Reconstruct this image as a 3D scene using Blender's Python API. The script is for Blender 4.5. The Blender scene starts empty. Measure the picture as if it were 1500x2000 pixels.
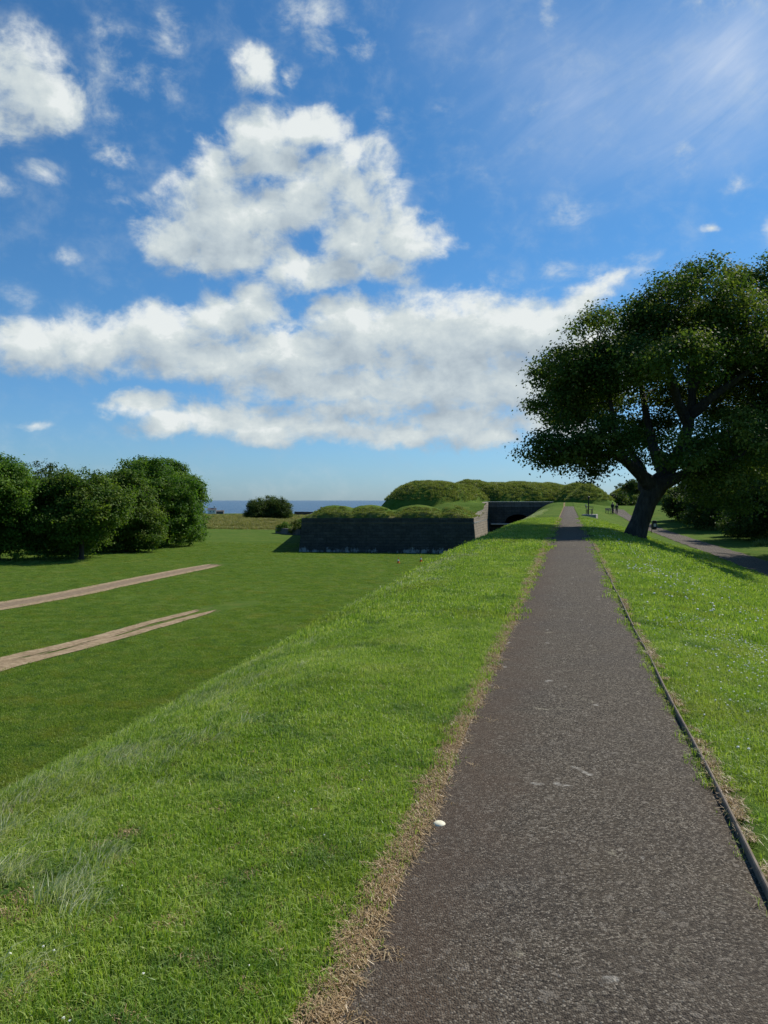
import bpy, bmesh, math, random
import numpy as np
from mathutils import Vector, Matrix, Euler
R = math.radians
rng = np.random.default_rng(7)
random.seed(7)
scene = bpy.context.scene

# ------------------------------------------------------------------ camera
EYE = 1.6
PITCH = -0.0153
cam_d = bpy.data.cameras.new("camera")
cam_d.sensor_fit = 'VERTICAL'; cam_d.sensor_height = 24.0; cam_d.lens = 18.0
cam_d.clip_start = 0.05; cam_d.clip_end = 90000
cam = bpy.data.objects.new("camera", cam_d)
scene.collection.objects.link(cam)
cam.location = (0, 0, EYE)
cam.rotation_euler = (math.pi/2 + PITCH, 0, 0)
scene.camera = cam
scene.view_settings.view_transform = 'Standard'
scene.view_settings.look = 'None'
scene.view_settings.gamma = 1
scene.view_settings.exposure = 0.2
scene.cycles.max_bounces = 6
scene.cycles.diffuse_bounces = 3
scene.cycles.transparent_max_bounces = 6

def ray(px, py):
    x = (px-750)/1500; y = (1000-py)/1500
    c, s = math.cos(PITCH), math.sin(PITCH)
    return Vector((x, c - y*s, s + y*c))

def at(px, py, Y):
    d = ray(px, py); k = Y/d.y
    return Vector((d.x*k, Y, EYE + d.z*k))

# ------------------------------------------------------------------ sun and sky
SUN_AZ, SUN_EL = 54.0, 44.0
sdir = Vector((math.sin(R(SUN_AZ))*math.cos(R(SUN_EL)), math.cos(R(SUN_AZ))*math.cos(R(SUN_EL)), math.sin(R(SUN_EL))))
sl = bpy.data.lights.new("sun", 'SUN'); sl.energy = 4.8; sl.angle = R(0.53); sl.color = (1.0, 0.95, 0.87)
so = bpy.data.objects.new("sun", sl); scene.collection.objects.link(so)
so.rotation_euler = (-sdir).to_track_quat('-Z', 'Y').to_euler(); so.location = (30, 0, 60)

world = bpy.data.worlds.new("World"); scene.world = world; world.use_nodes = True
world.cycles.sampling_method = 'MANUAL'; world.cycles.sample_map_resolution = 256
NT = world.node_tree; NT.nodes.clear()

class G:
    """small node-graph helper"""
    def __init__(s, nt): s.nt = nt
    def n(s, typ, **kw):
        nd = s.nt.nodes.new(typ)
        for k, v in kw.items():
            if k.startswith('i_'): nd.inputs[int(k[2:])].default_value = v
            else: setattr(nd, k, v)
        return nd
    def L(s, a, b): s.nt.links.new(a, b)
    def put(s, sock, v):
        if hasattr(v, 'links') or isinstance(v, bpy.types.NodeSocket): s.L(v, sock)
        else: sock.default_value = v
    def m(s, op, a, b=0.0, c=None, clamp=False):
        nd = s.n('ShaderNodeMath', operation=op); nd.use_clamp = clamp
        s.put(nd.inputs[0], a); s.put(nd.inputs[1], b)
        if c is not None: s.put(nd.inputs[2], c)
        return nd.outputs[0]
    def vm(s, op, a, b=None):
        nd = s.n('ShaderNodeVectorMath', operation=op); s.put(nd.inputs[0], a)
        if b is not None: s.put(nd.inputs[1], b)
        return nd.outputs[0]
    def scale(s, a, k):
        nd = s.n('ShaderNodeVectorMath', operation='SCALE'); s.put(nd.inputs[0], a); s.put(nd.inputs[3], k)
        return nd.outputs[0]
    def noise(s, vec, scale, detail=4, rough=.5, dist=0.0, typ='FBM'):
        nd = s.n('ShaderNodeTexNoise'); nd.noise_type = typ
        if vec is not None: s.L(vec, nd.inputs['Vector'])
        nd.inputs['Scale'].default_value = scale; nd.inputs['Detail'].default_value = detail
        nd.inputs['Roughness'].default_value = rough; nd.inputs['Distortion'].default_value = dist
        return nd
    def mr(s, v, a, b, c=0.0, d=1.0, smooth=False):
        nd = s.n('ShaderNodeMapRange'); nd.interpolation_type = 'SMOOTHSTEP' if smooth else 'LINEAR'
        s.put(nd.inputs[0], v)
        for i, q in enumerate((a, b, c, d)): s.put(nd.inputs[i+1], q)
        return nd.outputs[0]
    def mix(s, f, a, b, blend='MIX'):
        nd = s.n('ShaderNodeMix', data_type='RGBA', blend_type=blend)
        s.put(nd.inputs[0], f)
        s.put(nd.inputs[6], a if not isinstance(a, tuple) else (*a, 1)[:4])
        s.put(nd.inputs[7], b if not isinstance(b, tuple) else (*b, 1)[:4])
        return nd.outputs[2]
    def ramp(s, v, stops, interp='LINEAR'):
        nd = s.n('ShaderNodeValToRGB'); s.L(v, nd.inputs[0]); cr = nd.color_ramp; cr.interpolation = interp
        while len(cr.elements) < len(stops): cr.elements.new(0.5)
        for e, (p, c) in zip(cr.elements, stops):
            e.position = p; e.color = (*c, 1)
        return nd.outputs[0]

def blob_frame(px, py, rx, ry, rot=0.0):
    c = ray(px, py).normalized()
    right = Vector((0, 0, 1)).cross(c) * -1
    right = c.cross(Vector((0, 0, 1))).normalized()
    up = right.cross(c).normalized()
    q = Matrix.Rotation(R(rot), 3, c) if rot else Matrix.Identity(3)
    right = q @ right; up = q @ up
    M = Matrix((right, c, up)).transposed()
    k = 1.0/math.sqrt(1 + ((px-750)/1500)**2 + ((1000-py)/1500)**2)
    return c, M.to_euler(), (rx/1500*k, 0.6, ry/1500*k)

# (px, py, rx, ry, rot, weight)
CUMULUS = [
 (515,262,75,62,0,1),(600,248,90,38,0,.9),(655,262,50,36,0,.6),(540,310,90,60,0,.9),(430,330,60,70,0,.85),(395,285,30,30,0,.6),
 (400,400,90,70,0,1),(350,460,80,60,0,.9),(440,470,120,75,0,1.05),(520,420,110,60,0,.85),(640,340,100,60,0,.75),(700,370,90,90,0,.85),
 (690,450,90,80,0,1),(780,465,100,48,0,.95),(650,530,90,50,0,.9),(740,520,80,50,0,.8),(590,470,60,40,0,.3),(345,385,28,28,0,.6),
 (560,390,150,120,0,.75),(600,520,110,60,0,.7),(470,400,110,90,0,.75),(620,330,90,70,0,.6),(720,300,40,26,0,.4),
 (300,640,170,50,0,.8),(640,680,260,70,0,.8),(900,690,260,100,0,.85),(480,800,150,30,0,.6),(700,800,180,60,0,.7),
 (60,680,110,52,0,1),(110,650,50,40,0,.7),(200,675,130,60,0,1),(330,660,130,75,0,1.1),(310,600,60,30,0,.6),(430,620,90,50,0,.9),(505,590,70,50,0,1),
 (430,710,150,60,0,1),(560,690,150,75,0,1),(560,760,150,50,0,.9),(700,650,140,80,0,1),(640,610,60,34,0,.7),(820,650,140,80,0,1.05),(930,640,130,80,0,1),
 (1040,640,140,75,0,1.05),(1000,740,170,90,0,1.1),(850,750,150,80,0,1),(700,760,130,60,0,.95),(1120,600,90,40,25,.8),(1180,555,70,22,22,.6),
 (1080,820,120,50,0,.9),(900,830,150,45,0,.9),(1150,700,120,90,0,1),
 (270,790,75,28,0,.9),(330,825,90,28,0,.8),(420,820,120,34,0,.9),(540,835,130,32,0,.95),(660,845,120,26,0,.85),(800,850,140,26,0,.9),(950,855,120,22,0,.8),
 (40,150,85,90,0,.85),(100,190,60,70,0,.8),(10,210,60,60,0,.65),(500,130,62,46,-12,.8),(550,140,30,26,0,.5),(70,826,38,15,0,.55),
 (1385,446,24,14,0,.5),(215,302,46,28,-12,.45),(1460,-20,120,40,0,.3),
]
WISPY = [
 (265,130,60,60,-40,.75),(325,75,50,45,30,.7),(205,110,45,50,0,.4),(160,190,60,60,0,.5),(200,60,40,20,0,.4),(320,160,50,50,0,.5),(220,215,70,40,-15,.5),
 (90,335,45,22,-20,.7),(5,348,36,24,0,.75),(190,355,42,22,-8,.65),(240,410,50,14,0,.6),(300,395,50,26,0,.5),(130,497,36,18,0,.5),(45,590,45,45,0,.35),
 (640,60,60,60,-40,.6),(570,20,36,36,20,.55),(700,95,45,28,-15,.7),(610,100,30,30,0,.4),(740,245,30,24,20,.6),(1072,18,26,34,0,.8),
 (1340,330,30,50,0,.45),(1100,415,65,50,-20,.34),(1090,520,50,38,0,.42),(980,535,60,26,0,.35),(1445,360,30,24,0,.4),(1290,500,30,20,0,.35),
 (1200,530,120,36,0,.6),(865,220,26,18,0,.4),(1080,215,60,40,0,.3),(945,330,40,20,0,.25),(690,880,26,8,0,.3),(340,885,26,8,0,.35),(905,470,26,14,0,.45),(1496,440,18,30,0,.6),(1450,610,30,30,0,.3)]
HOLES = [(545,345,40,36,0,.55),(605,462,50,28,20,.6),(640,285,40,16,-20,.3),(805,668,30,24,0,.5),(790,735,26,18,0,.25),(560,640,30,16,0,.3),(470,545,70,26,0,.5),(620,575,130,18,0,.35),(930,610,60,12,0,.2),(330,760,150,20,0,.4),(900,785,24,12,0,.1),(620,790,120,16,0,.45)]
SKYGRADE = [(0.0, (.50, .74, 1.14)), (.06, (.51, .80, 1.14)), (.2, (.48, .86, 1.14)), (.45, (.42, .88, 1.16)), (1.0, (.40, .88, 1.20))]
CIRRUS = [(1440,130,260,210,20,1.5),(1120,180,340,260,0,.75),(900,60,220,160,0,.35),(1300,300,260,120,0,.4)]

def sky_uv(px, py):
    c = ray(px, py).normalized()
    return math.atan2(c.x, c.y), math.asin(c.z), c
grp = bpy.data.node_groups.new("cloud_density", 'ShaderNodeTree')
grp.interface.new_socket("Vector", in_out='INPUT', socket_type='NodeSocketVector')
grp.interface.new_socket("Density", in_out='OUTPUT', socket_type='NodeSocketFloat')
g = G(grp)
gi = g.n('NodeGroupInput'); go = g.n('NodeGroupOutput')
V = gi.outputs[0]            # (azimuth, elevation) of the direction, radians
wv = g.noise(V, 9.0, 5, .55).outputs['Color']
V2 = g.vm('ADD', V, g.scale(g.vm('SUBTRACT', wv, (.5, .5, .5)), .062))
V2 = g.vm('MULTIPLY', V2, (1, 1, 0))
def blobs(lst, grow=1.32):
    global V2
    acc = None
    for i, (px, py, rx, ry, rot, w) in enumerate(lst):
        if acc is not None and i % 6 == 0:      # keeps few values alive at a time in the shader stack
            ba = g.n('ShaderNodeVectorMath', operation='MULTIPLY_ADD'); g.L(acc, ba.inputs[0]); g.L(V2, ba.inputs[2])
            ba.inputs[1].default_value = (1e-7, 1e-7, 0); V2 = ba.outputs[0]
        u, v, c = sky_uv(px, py)
        k = 1/math.sqrt(1+((px-750)/1500)**2+((1000-py)/1500)**2)
        a_ = rx*grow/1500*k/max(.5, math.cos(v)); b_ = ry*grow/1500*k
        if rot:
            rr = g.n('ShaderNodeVectorRotate', rotation_type='Z_AXIS'); g.L(V2, rr.inputs[0]); rr.inputs['Center'].default_value = (u, v, 0); rr.inputs['Angle'].default_value = R(-rot); src = rr.outputs[0]
        else: src = V2
        ma = g.n('ShaderNodeVectorMath', operation='MULTIPLY_ADD'); g.L(src, ma.inputs[0])
        ma.inputs[1].default_value = (1/a_, 1/b_, 0); ma.inputs[2].default_value = (-u/a_, -v/b_, 0)
        gr = g.n('ShaderNodeTexGradient', gradient_type='SPHERICAL'); g.L(ma.outputs[0], gr.inputs[0])
        val = g.m('MULTIPLY', gr.outputs['Fac'], w) if w != 1 else gr.outputs['Fac']
        acc = val if acc is None else g.m('SMOOTH_MAX', acc, val, .10)
    return acc
cu = blobs(CUMULUS); wi = blobs(WISPY, 1.45); ho = g.m('MULTIPLY', blobs(HOLES), .6)
st = g.n('ShaderNodeVectorMath', operation='MULTIPLY'); g.L(V, st.inputs[0]); st.inputs[1].default_value = (1, 1.45, 1)
n1 = g.noise(st.outputs[0], 15.0, 9, .64, .25).outputs['Fac']
bl = g.m('ABSOLUTE', g.m('SUBTRACT', g.noise(V2, 26.0, 4, .5).outputs['Fac'], .5))
bil = g.m('MULTIPLY', g.m('SUBTRACT', .075, bl), 1.1)
nn = g.m('MULTIPLY', g.m('SUBTRACT', n1, .49), 1.8)
gate = g.mr(cu, 0.0, .22, 0, 1)
dc = g.m('ADD', g.m('SUBTRACT', g.m('MULTIPLY', cu, 1.15), .08), g.m('MULTIPLY', g.m('ADD', nn, bil), gate))
gw = g.mr(wi, 0.0, .3, 0, 1)
dw = g.m('MULTIPLY', g.m('ADD', g.m('SUBTRACT', g.m('MULTIPLY', wi, .8), .12), g.m('MULTIPLY', g.m('SUBTRACT', n1, .47), g.m('MULTIPLY', gw, 2.8))), .55)
D = g.m('SUBTRACT', g.m('MAXIMUM', dc, dw), ho)
g.L(D, go.inputs[0])

g = G(NT)
tc = g.n('ShaderNodeTexCoord'); dirv = tc.outputs['Generated']
sky = g.n('ShaderNodeTexSky', sky_type='NISHITA'); sky.sun_disc = False
sky.sun_elevation = R(SUN_EL); sky.sun_rotation = R(SUN_AZ); sky.altitude = 0; sky.air_density = 1.0; sky.dust_density = .3; sky.ozone_density = 3.0
sx = g.n('ShaderNodeSeparateXYZ'); g.L(dirv, sx.inputs[0])
az = g.m('ARCTAN2', sx.outputs[0], sx.outputs[1]); el = g.m('ARCSINE', sx.outputs[2])
cb = g.n('ShaderNodeCombineXYZ'); g.L(az, cb.inputs[0]); g.L(el, cb.inputs[1]); UV = cb.outputs[0]
def dens(vec):
    n = g.n('ShaderNodeGroup'); n.node_tree = grp; g.L(vec, n.inputs[0]); return n.outputs[0]
SKYK = .085
grade = g.ramp(g.mr(el, 0, 1.0), SKYGRADE)
skyc = g.mix(1.0, sky.outputs[0], grade, 'MULTIPLY')
skyc = g.scale(skyc, SKYK)
# high thin cirrus veil
civ = None
for (px, py, rx, ry, rot, w) in CIRRUS:
    u, v, c = sky_uv(px, py); a_, b_ = rx/1500, ry/1500
    ma = g.n('ShaderNodeVectorMath', operation='MULTIPLY_ADD'); g.L(UV, ma.inputs[0])
    ma.inputs[1].default_value = (1/a_, 1/b_, 0); ma.inputs[2].default_value = (-u/a_, -v/b_, 0)
    gr = g.n('ShaderNodeTexGradient', gradient_type='QUADRATIC_SPHERE'); g.L(ma.outputs[0], gr.inputs[0])
    v = g.m('MULTIPLY', gr.outputs['Fac'], w)
    civ = v if civ is None else g.m('ADD', civ, v)
cr_ = g.n('ShaderNodeVectorRotate', rotation_type='Z_AXIS'); g.L(UV, cr_.inputs[0]); cr_.inputs['Angle'].default_value = R(-28)
cs_ = g.vm('MULTIPLY', cr_.outputs[0], (1.0, 3.8, 1))
cn = g.noise(cs_, 5.0, 7, .62, .7).outputs['Fac']
cir = g.m('MULTIPLY', civ, g.mr(cn, .25, .75, .30, 1.05), clamp=True)
base = g.mix(g.m('MULTIPLY', cir, .75), skyc, (.52, .61, .76))
def emit(c):
    n = g.n('ShaderNodeBackground'); g.put(n.inputs[0], c); return n.outputs[0]
def mixs(f, a_, b_):
    n = g.n('ShaderNodeMixShader'); g.L(f, n.inputs[0]); g.L(a_, n.inputs[1]); g.L(b_, n.inputs[2]); return n.outputs[0]
dA = dens(UV)
alpha = g.mr(dA, -.07, .68, 0, 1, smooth=True)
dB = dens(g.vm('ADD', UV, (.015, .034, 0)))
relief = g.m('SUBTRACT', dA, dB)
lit = g.m('ADD', g.m('MULTIPLY', relief, .62), g.m('SUBTRACT', .74, g.m('MULTIPLY', g.mr(dA, .25, 1.1, 0, 1), .30)), clamp=True)
ccol = g.ramp(lit, [(0.0, (.26, .33, .41)), (.35, (.35, .42, .48)), (.62, (.46, .53, .57)), (.85, (.57, .63, .64)), (1.0, (.70, .74, .74))])
front = g.m('MULTIPLY', g.m('COMPARE', az, 0.0, .75), g.m('COMPARE', el, .45, .47))
clear = emit(base)
clouds = mixs(alpha, clear, emit(ccol))
out = g.n('ShaderNodeOutputWorld'); g.L(mixs(front, clear, clouds), out.inputs[0])

# ------------------------------------------------------------------ helpers
def tag(o, label=None, cat=None, group=None, kind=None):
    if label: o['label'] = label
    if cat: o['category'] = cat
    if group: o['group'] = group
    if kind: o['kind'] = kind
    return o

def link(o, parent=None):
    scene.collection.objects.link(o)
    if parent is not None: o.parent = parent
    return o

def empty(name, loc, rz=0.0):
    o = bpy.data.objects.new(name, None); o.empty_display_size = .3
    o.location = loc; o.rotation_euler = (0, 0, rz)
    return link(o)

def np_mesh(name, verts, faces, mat=None, parent=None, smooth=False, attrs=None):
    """faces: (n,k) int array or list of lists"""
    me = bpy.data.meshes.new(name)
    verts = np.asarray(verts, dtype=np.float32)
    if isinstance(faces, np.ndarray):
        n, k = faces.shape
        me.vertices.add(len(verts)); me.vertices.foreach_set('co', verts.ravel())
        me.loops.add(n*k); me.loops.foreach_set('vertex_index', faces.astype(np.int32).ravel())
        me.polygons.add(n); me.polygons.foreach_set('loop_start', np.arange(0, n*k, k, dtype=np.int32))
        me.update(calc_edges=True)
    else:
        me.from_pydata([tuple(map(float, v)) for v in verts], [], faces); me.update()
    if attrs:
        for an, arr in attrs.items():
            at_ = me.attributes.new(an, 'FLOAT', 'POINT'); at_.data.foreach_set('value', np.asarray(arr, dtype=np.float32))
    if smooth: me.polygons.foreach_set('use_smooth', np.ones(len(me.polygons), dtype=bool))
    if mat: me.materials.append(mat)
    o = bpy.data.objects.new(name, me)
    return link(o, parent)

class MB:
    """mesh builder: boxes, tubes, prisms in one mesh"""
    def __init__(s): s.bm = bmesh.new()
    def box(s, c, d, rz=0.0, rx=0.0, bev=0.0, taper=None):
        r = bmesh.ops.create_cube(s.bm, size=1.0)
        vs = r['verts']
        for v in vs:
            k = taper if (taper and v.co.z > 0) else 1.0
            v.co = Vector((v.co.x*d[0]*k, v.co.y*d[1]*k, v.co.z*d[2]))
        M = Matrix.Translation(c) @ Matrix.Rotation(rz, 4, 'Z') @ Matrix.Rotation(rx, 4, 'X')
        bmesh.ops.transform(s.bm, matrix=M, verts=vs)
        if bev > 0:
            es = list({e for v in vs for e in v.link_edges})
            bmesh.ops.bevel(s.bm, geom=es, offset=bev, segments=2, affect='EDGES', profile=.5)
        return s
    def rings(s, rings, cap=True):
        vr = [[s.bm.verts.new(p) for p in r] for r in rings]
        n = len(vr[0])
        for a, b in zip(vr[:-1], vr[1:]):
            for i in range(n):
                s.bm.faces.new((a[i], a[(i+1) % n], b[(i+1) % n], b[i]))
        if cap:
            s.bm.faces.new(vr[0][::-1]); s.bm.faces.new(vr[-1])
        return s
    def lathe(s, c, prof, n=16):
        c = Vector(c)
        return s.rings([[c + Vector((r*math.cos(2*math.pi*i/n), r*math.sin(2*math.pi*i/n), z)) for i in range(n)] for r, z in prof])
    def tube(s, pts, rad, n=8):
        pts = [Vector(p) for p in pts]; rs = rad if isinstance(rad, (list, tuple)) else [rad]*len(pts)
        rings = []
        for i, p in enumerate(pts):
            d = (pts[min(i+1, len(pts)-1)] - pts[max(i-1, 0)]).normalized()
            u = d.cross(Vector((0, 1, 0.01))).normalized()
            if u.length < .1: u = Vector((1, 0, 0))
            w = d.cross(u).normalized()
            rings.append([p + rs[i]*(math.cos(2*math.pi*k/n)*u + math.sin(2*math.pi*k/n)*w) for k in range(n)])
        return s.rings(rings)
    def poly(s, pts, off):
        """prism: polygon pts extruded by vector off"""
        a = [s.bm.verts.new(Vector(p)) for p in pts]; b = [s.bm.verts.new(Vector(p)+Vector(off)) for p in pts]
        s.bm.faces.new(a); s.bm.faces.new(b[::-1]); n = len(a)
        for i in range(n): s.bm.faces.new((a[i], b[i], b[(i+1) % n], a[(i+1) % n]))
        return s
    def build(s, name, mat, parent=None, smooth=False):
        bmesh.ops.recalc_face_normals(s.bm, faces=s.bm.faces)
        me = bpy.data.meshes.new(name); s.bm.to_mesh(me); s.bm.free()
        if smooth: me.polygons.foreach_set('use_smooth', np.ones(len(me.polygons), dtype=bool))
        me.materials.append(mat)
        return link(bpy.data.objects.new(name, me), parent)

def mat_new(name):
    m = bpy.data.materials.new(name); m.use_nodes = True
    m.node_tree.nodes.clear(); g = G(m.node_tree)
    o = g.n('ShaderNodeOutputMaterial'); p = g.n('ShaderNodeBsdfPrincipled')
    g.L(p.outputs[0], o.inputs[0]); p.inputs['Roughness'].default_value = .8
    p.inputs['Specular IOR Level'].default_value = .3
    return m, g, p, o

def bump(g, p, h, strength=.3, dist=.02):
    b = g.n('ShaderNodeBump'); b.inputs['Strength'].default_value = strength; b.inputs['Distance'].default_value = dist
    g.L(h, b.inputs['Height']); g.L(b.outputs[0], p.inputs['Normal']); return b

def plain(name, col, rough=.6, var=.15, sc=8.0, metal=0.0):
    m, g, p, o = mat_new(name)
    tc = g.n('ShaderNodeTexCoord'); n = g.noise(tc.outputs['Object'], sc, 5, .6).outputs['Fac']
    c = g.mix(g.mr(n, .3, .7), tuple(x*(1-var) for x in col), tuple(min(1, x*(1+var)) for x in col))
    g.L(c, p.inputs['Base Color']); p.inputs['Roughness'].default_value = rough; p.inputs['Metallic'].default_value = metal
    bump(g, p, n, .15, .01)
    return m

# ------------------------------------------------------------------ terrain function
SX, SY = 0.2334, 0.9724          # unit vector along the path
def st_of(x, y): return x*SX + y*SY, x*SY - y*SX
def xy_of(s, t): return s*SX + t*SY, s*SY - t*SX
def ss(x, a, b):
    k = np.clip((x-a)/(b-a), 0, 1); return k*k*(3-2*k)

ZBs = np.array([-60, 0, 12, 27, 55, 90, 124, 127.5, 131, 200, 215, 262, 900.])
ZBz = np.array([0, 0, 0.02, .17, .2, .35, .60, .95, 1.2, 1.2, .9, -4.9, -4.9])
RTt = np.array([.78, 2.0, 3.6, 6.0, 9.0, 11.5, 14, 20, 40, 100, 900])
RTz = np.array([.02, -.13, -.62, -1.62, -2.3, -2.45, -2.42, -2.2, -1.9, -3, -5])
tt_ = np.linspace(-2, 60, 1241)
kern = np.hanning(41); kern /= kern.sum()
_r = np.interp(tt_, RTt, RTz); _r = np.convolve(np.pad(_r, 20, 'edge'), kern, 'valid')
ss_ = np.linspace(-60, 300, 1801)
_z = np.interp(ss_, ZBs, ZBz); k2 = np.hanning(31); k2 /= k2.sum(); _z = np.convolve(np.pad(_z, 15, 'edge'), k2, 'valid')
def wob(x, y, f, seed=0):
    return (np.sin(x*f+1.3+seed)*np.sin(y*f*.83+.7+seed*2)+.5*np.sin(x*f*2.1+y*f*1.3+seed)+.5*np.sin(y*f*1.9-x*f*.9+2+seed))/2
def lawn(x, y):
    L = -5.9 - .016*np.clip(x+10, -40, 30)
    L = L + 1.15*ss(y, 188, 224) + .35*wob(x, y, .18)*ss(y, 186, 200)*(1-ss(y, 260, 300))
    L = L + .06*wob(x, y, .11, 3)
    return L
def T(x, y):
    x = np.asarray(x, float); y = np.asarray(y, float)
    s, t = st_of(x, y)
    zb = np.where(s > 299, -4.9, np.interp(s, ss_, _z))
    a = np.maximum(-t-.9, 0)*(1.05+.04*(1-ss(s, 3, 14)))
    pl = np.where(a < 3.38, .0139*a**3.2, .685+.65*(a-3.38))
    f = 1 - .72*ss(s, 92, 150)
    pr = np.where(t < 59, np.interp(t, tt_, _r), np.interp(t, RTt, RTz))
    bank = zb + np.where(t < 0, -pl, pr*f)
    # gentle unevenness away from the path
    off = np.clip(np.abs(t-.07)-.9, 0, 1)
    bank = bank + off*(.03*wob(x, y, .9, 1)+.015*wob(x, y, 2.7, 2))
    Lz = lawn(x, y); k = .9
    h = np.clip(.5+.5*(bank-Lz)/k, 0, 1)
    z = Lz*(1-h)+bank*h + k*h*(1-h)
    z = np.where(t > 0, bank, z)
    coast = np.maximum(ss(y, 334, 420), ss(np.abs(x), 700, 860))
    z = z*(1-coast) - 26*coast
    return z
def hit(px, py, lift=0.0):
    d = ray(px, py); lo = 1.0; prev = None
    k = 1.0
    while k < 900:
        p = Vector((0, 0, EYE)) + d*k
        if p.z < float(T(p.x, p.y)):
            a_, b_ = prev, k
            for _ in range(30):
                m_ = (a_+b_)/2; p = Vector((0, 0, EYE)) + d*m_
                if p.z < float(T(p.x, p.y)): b_ = m_
                else: a_ = m_
            return Vector((p.x, p.y, p.z+lift))
        prev = k; k *= 1.01
    return None

def axis(vals):
    o = [vals[0][0]]
    for (a_, b_, st_) in vals:
        n = max(1, int(round((b_-a_)/st_)))
        o += list(np.linspace(a_, b_, n+1)[1:])
    return np.array(o)
sA = axis([(-400, -60, 30), (-60, -6, 4), (-6, 30, .3), (30, 70, .8), (70, 270, 2), (270, 460, 6), (460, 900, 40)])
tA = axis([(-900, -200, 50), (-200, -60, 5), (-60, -16, 1.6), (-16, -6, .5), (-6, -1.3, .2), (-1.3, -.8, .1), (-.8, -.64, .08), (-.64, .78, .355), (.78, .84, .06), (.84, 1.3, .115), (1.3, 14, .3), (14, 40, 1.2), (40, 120, 4), (120, 900, 50)])
def sheet(name, sv, tv, zf, mat, attrs=None, smooth=True):
    S_, T_ = np.meshgrid(sv, tv, indexing='ij')
    X, Y = S_*SX + T_*SY, S_*SY - T_*SX
    Z = zf(X, Y, S_, T_)
    n, m = S_.shape
    idx = np.arange(n*m).reshape(n, m)
    F = np.stack([idx[:-1, :-1], idx[:-1, 1:], idx[1:, 1:], idx[1:, :-1]], -1).reshape(-1, 4)[:, ::-1]
    at_ = {k: f_(X, Y, S_, T_).ravel() for k, f_ in (attrs or {}).items()}
    return np_mesh(name, np.stack([X, Y, Z], -1).reshape(-1, 3), F, mat, smooth=smooth, attrs=at_)

# ------------------------------------------------------------------ materials of the ground
def grass_ground():
    m, g, p, o = mat_new("turf")
    geo = g.n('ShaderNodeNewGeometry'); P = geo.outputs['Position']
    big = g.noise(P, .12, 3, .5).outputs['Fac']; mid = g.noise(P, .9, 4, .6).outputs['Fac']
    fine = g.noise(P, 14, 5, .7).outputs['Fac']; vf = g.noise(P, 60, 3, .7).outputs['Fac']
    c = g.ramp(g.m('ADD', g.m('MULTIPLY', big, .45), g.m('MULTIPLY', mid, .55)),
               [(.30, (.054, .105, .013)), (.5, (.086, .146, .021)), (.68, (.130, .184, .033))])
    c = g.mix(g.mr(fine, .35, .7, 0, .55), c, (.038, .075, .009))
    hp = g.noise(P, .55, 4, .6).outputs['Fac']; hq = g.noise(g.vm('ADD', P, (31, 7, 0)), 1.7, 4, .65).outputs['Fac']
    c = g.mix(g.mr(hp, .53, .68, 0, .7), c, (.135, .155, .025)); c = g.mix(g.mr(hq, .54, .68, 0, .6), c, (.045, .102, .030))
    c = g.mix(g.mr(vf, .52, .8, 0, .5), c, (.17, .21, .05))
    c = g.mix(g.m('MULTIPLY', g.n('ShaderNodeAttribute', attribute_name='lawn').outputs['Fac'], .45), c, g.mix(1.0, c, (.70, .78, .70), 'MULTIPLY'))
    # rough seed-head grass
    ra = g.n('ShaderNodeAttribute', attribute_name='rough').outputs['Fac']
    rn = g.m('MULTIPLY', ra, 1.0)
    rm = g.mr(g.m('ADD', rn, g.m('MULTIPLY', g.m('SUBTRACT', g.noise(P, .35, 5, .65).outputs['Fac'], .5), 1.5)), .35, .75, 0, 1)
    rc = g.ramp(g.noise(P, 1.1, 6, .7).outputs['Fac'], [(.3, (.035, .055, .014)), (.5, (.13, .12, .045)), (.7, (.25, .20, .09))])
    c = g.mix(rm, c, rc)
    wp = g.m('MULTIPLY', g.mr(g.noise(P, .22, 6, .68).outputs['Fac'], .56, .70, 0, .5), g.n('ShaderNodeAttribute', attribute_name='lawn').outputs['Fac'])
    c = g.mix(wp, c, (.155, .150, .045))
    # dry, worn soil patches
    da = g.n('ShaderNodeAttribute', attribute_name='dry').outputs['Fac']
    dm = g.mr(g.m('ADD', da, g.m('MULTIPLY', g.m('SUBTRACT', g.noise(P, 7, 5, .7).outputs['Fac'], .5), 1.1)), .42, .6, 0, 1)
    dc = g.ramp(g.noise(P, 45, 4, .7).outputs['Fac'], [(.3, (.13, .085, .045)), (.5, (.28, .19, .105)), (.7, (.42, .31, .19))])
    c = g.mix(dm, c, dc)
    ax_ = g.n('ShaderNodeMapping'); g.L(P, ax_.inputs[0]); ax_.inputs['Rotation'].default_value = (0, 0, R(-52)); ax_.inputs['Scale'].default_value = (.5, 1.6, 1)
    mo = g.noise(ax_.outputs[0], .8, 7, .72).outputs['Fac']
    c = g.mix(g.mr(mo, .52, .72, 0, .45), c, (.135, .155, .035))
    c = g.mix(g.mr(mo, .48, .30, 0, .5), c, (.030, .070, .007))
    g.L(c, p.inputs['Base Color']); p.inputs['Roughness'].default_value = .95; p.inputs['Specular IOR Level'].default_value = .03
    h = g.m('ADD', g.m('MULTIPLY', fine, .6), g.m('MULTIPLY', vf, .4))
    bump(g, p, h, .9, .06)
    return m
M_turf = grass_ground()

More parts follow.
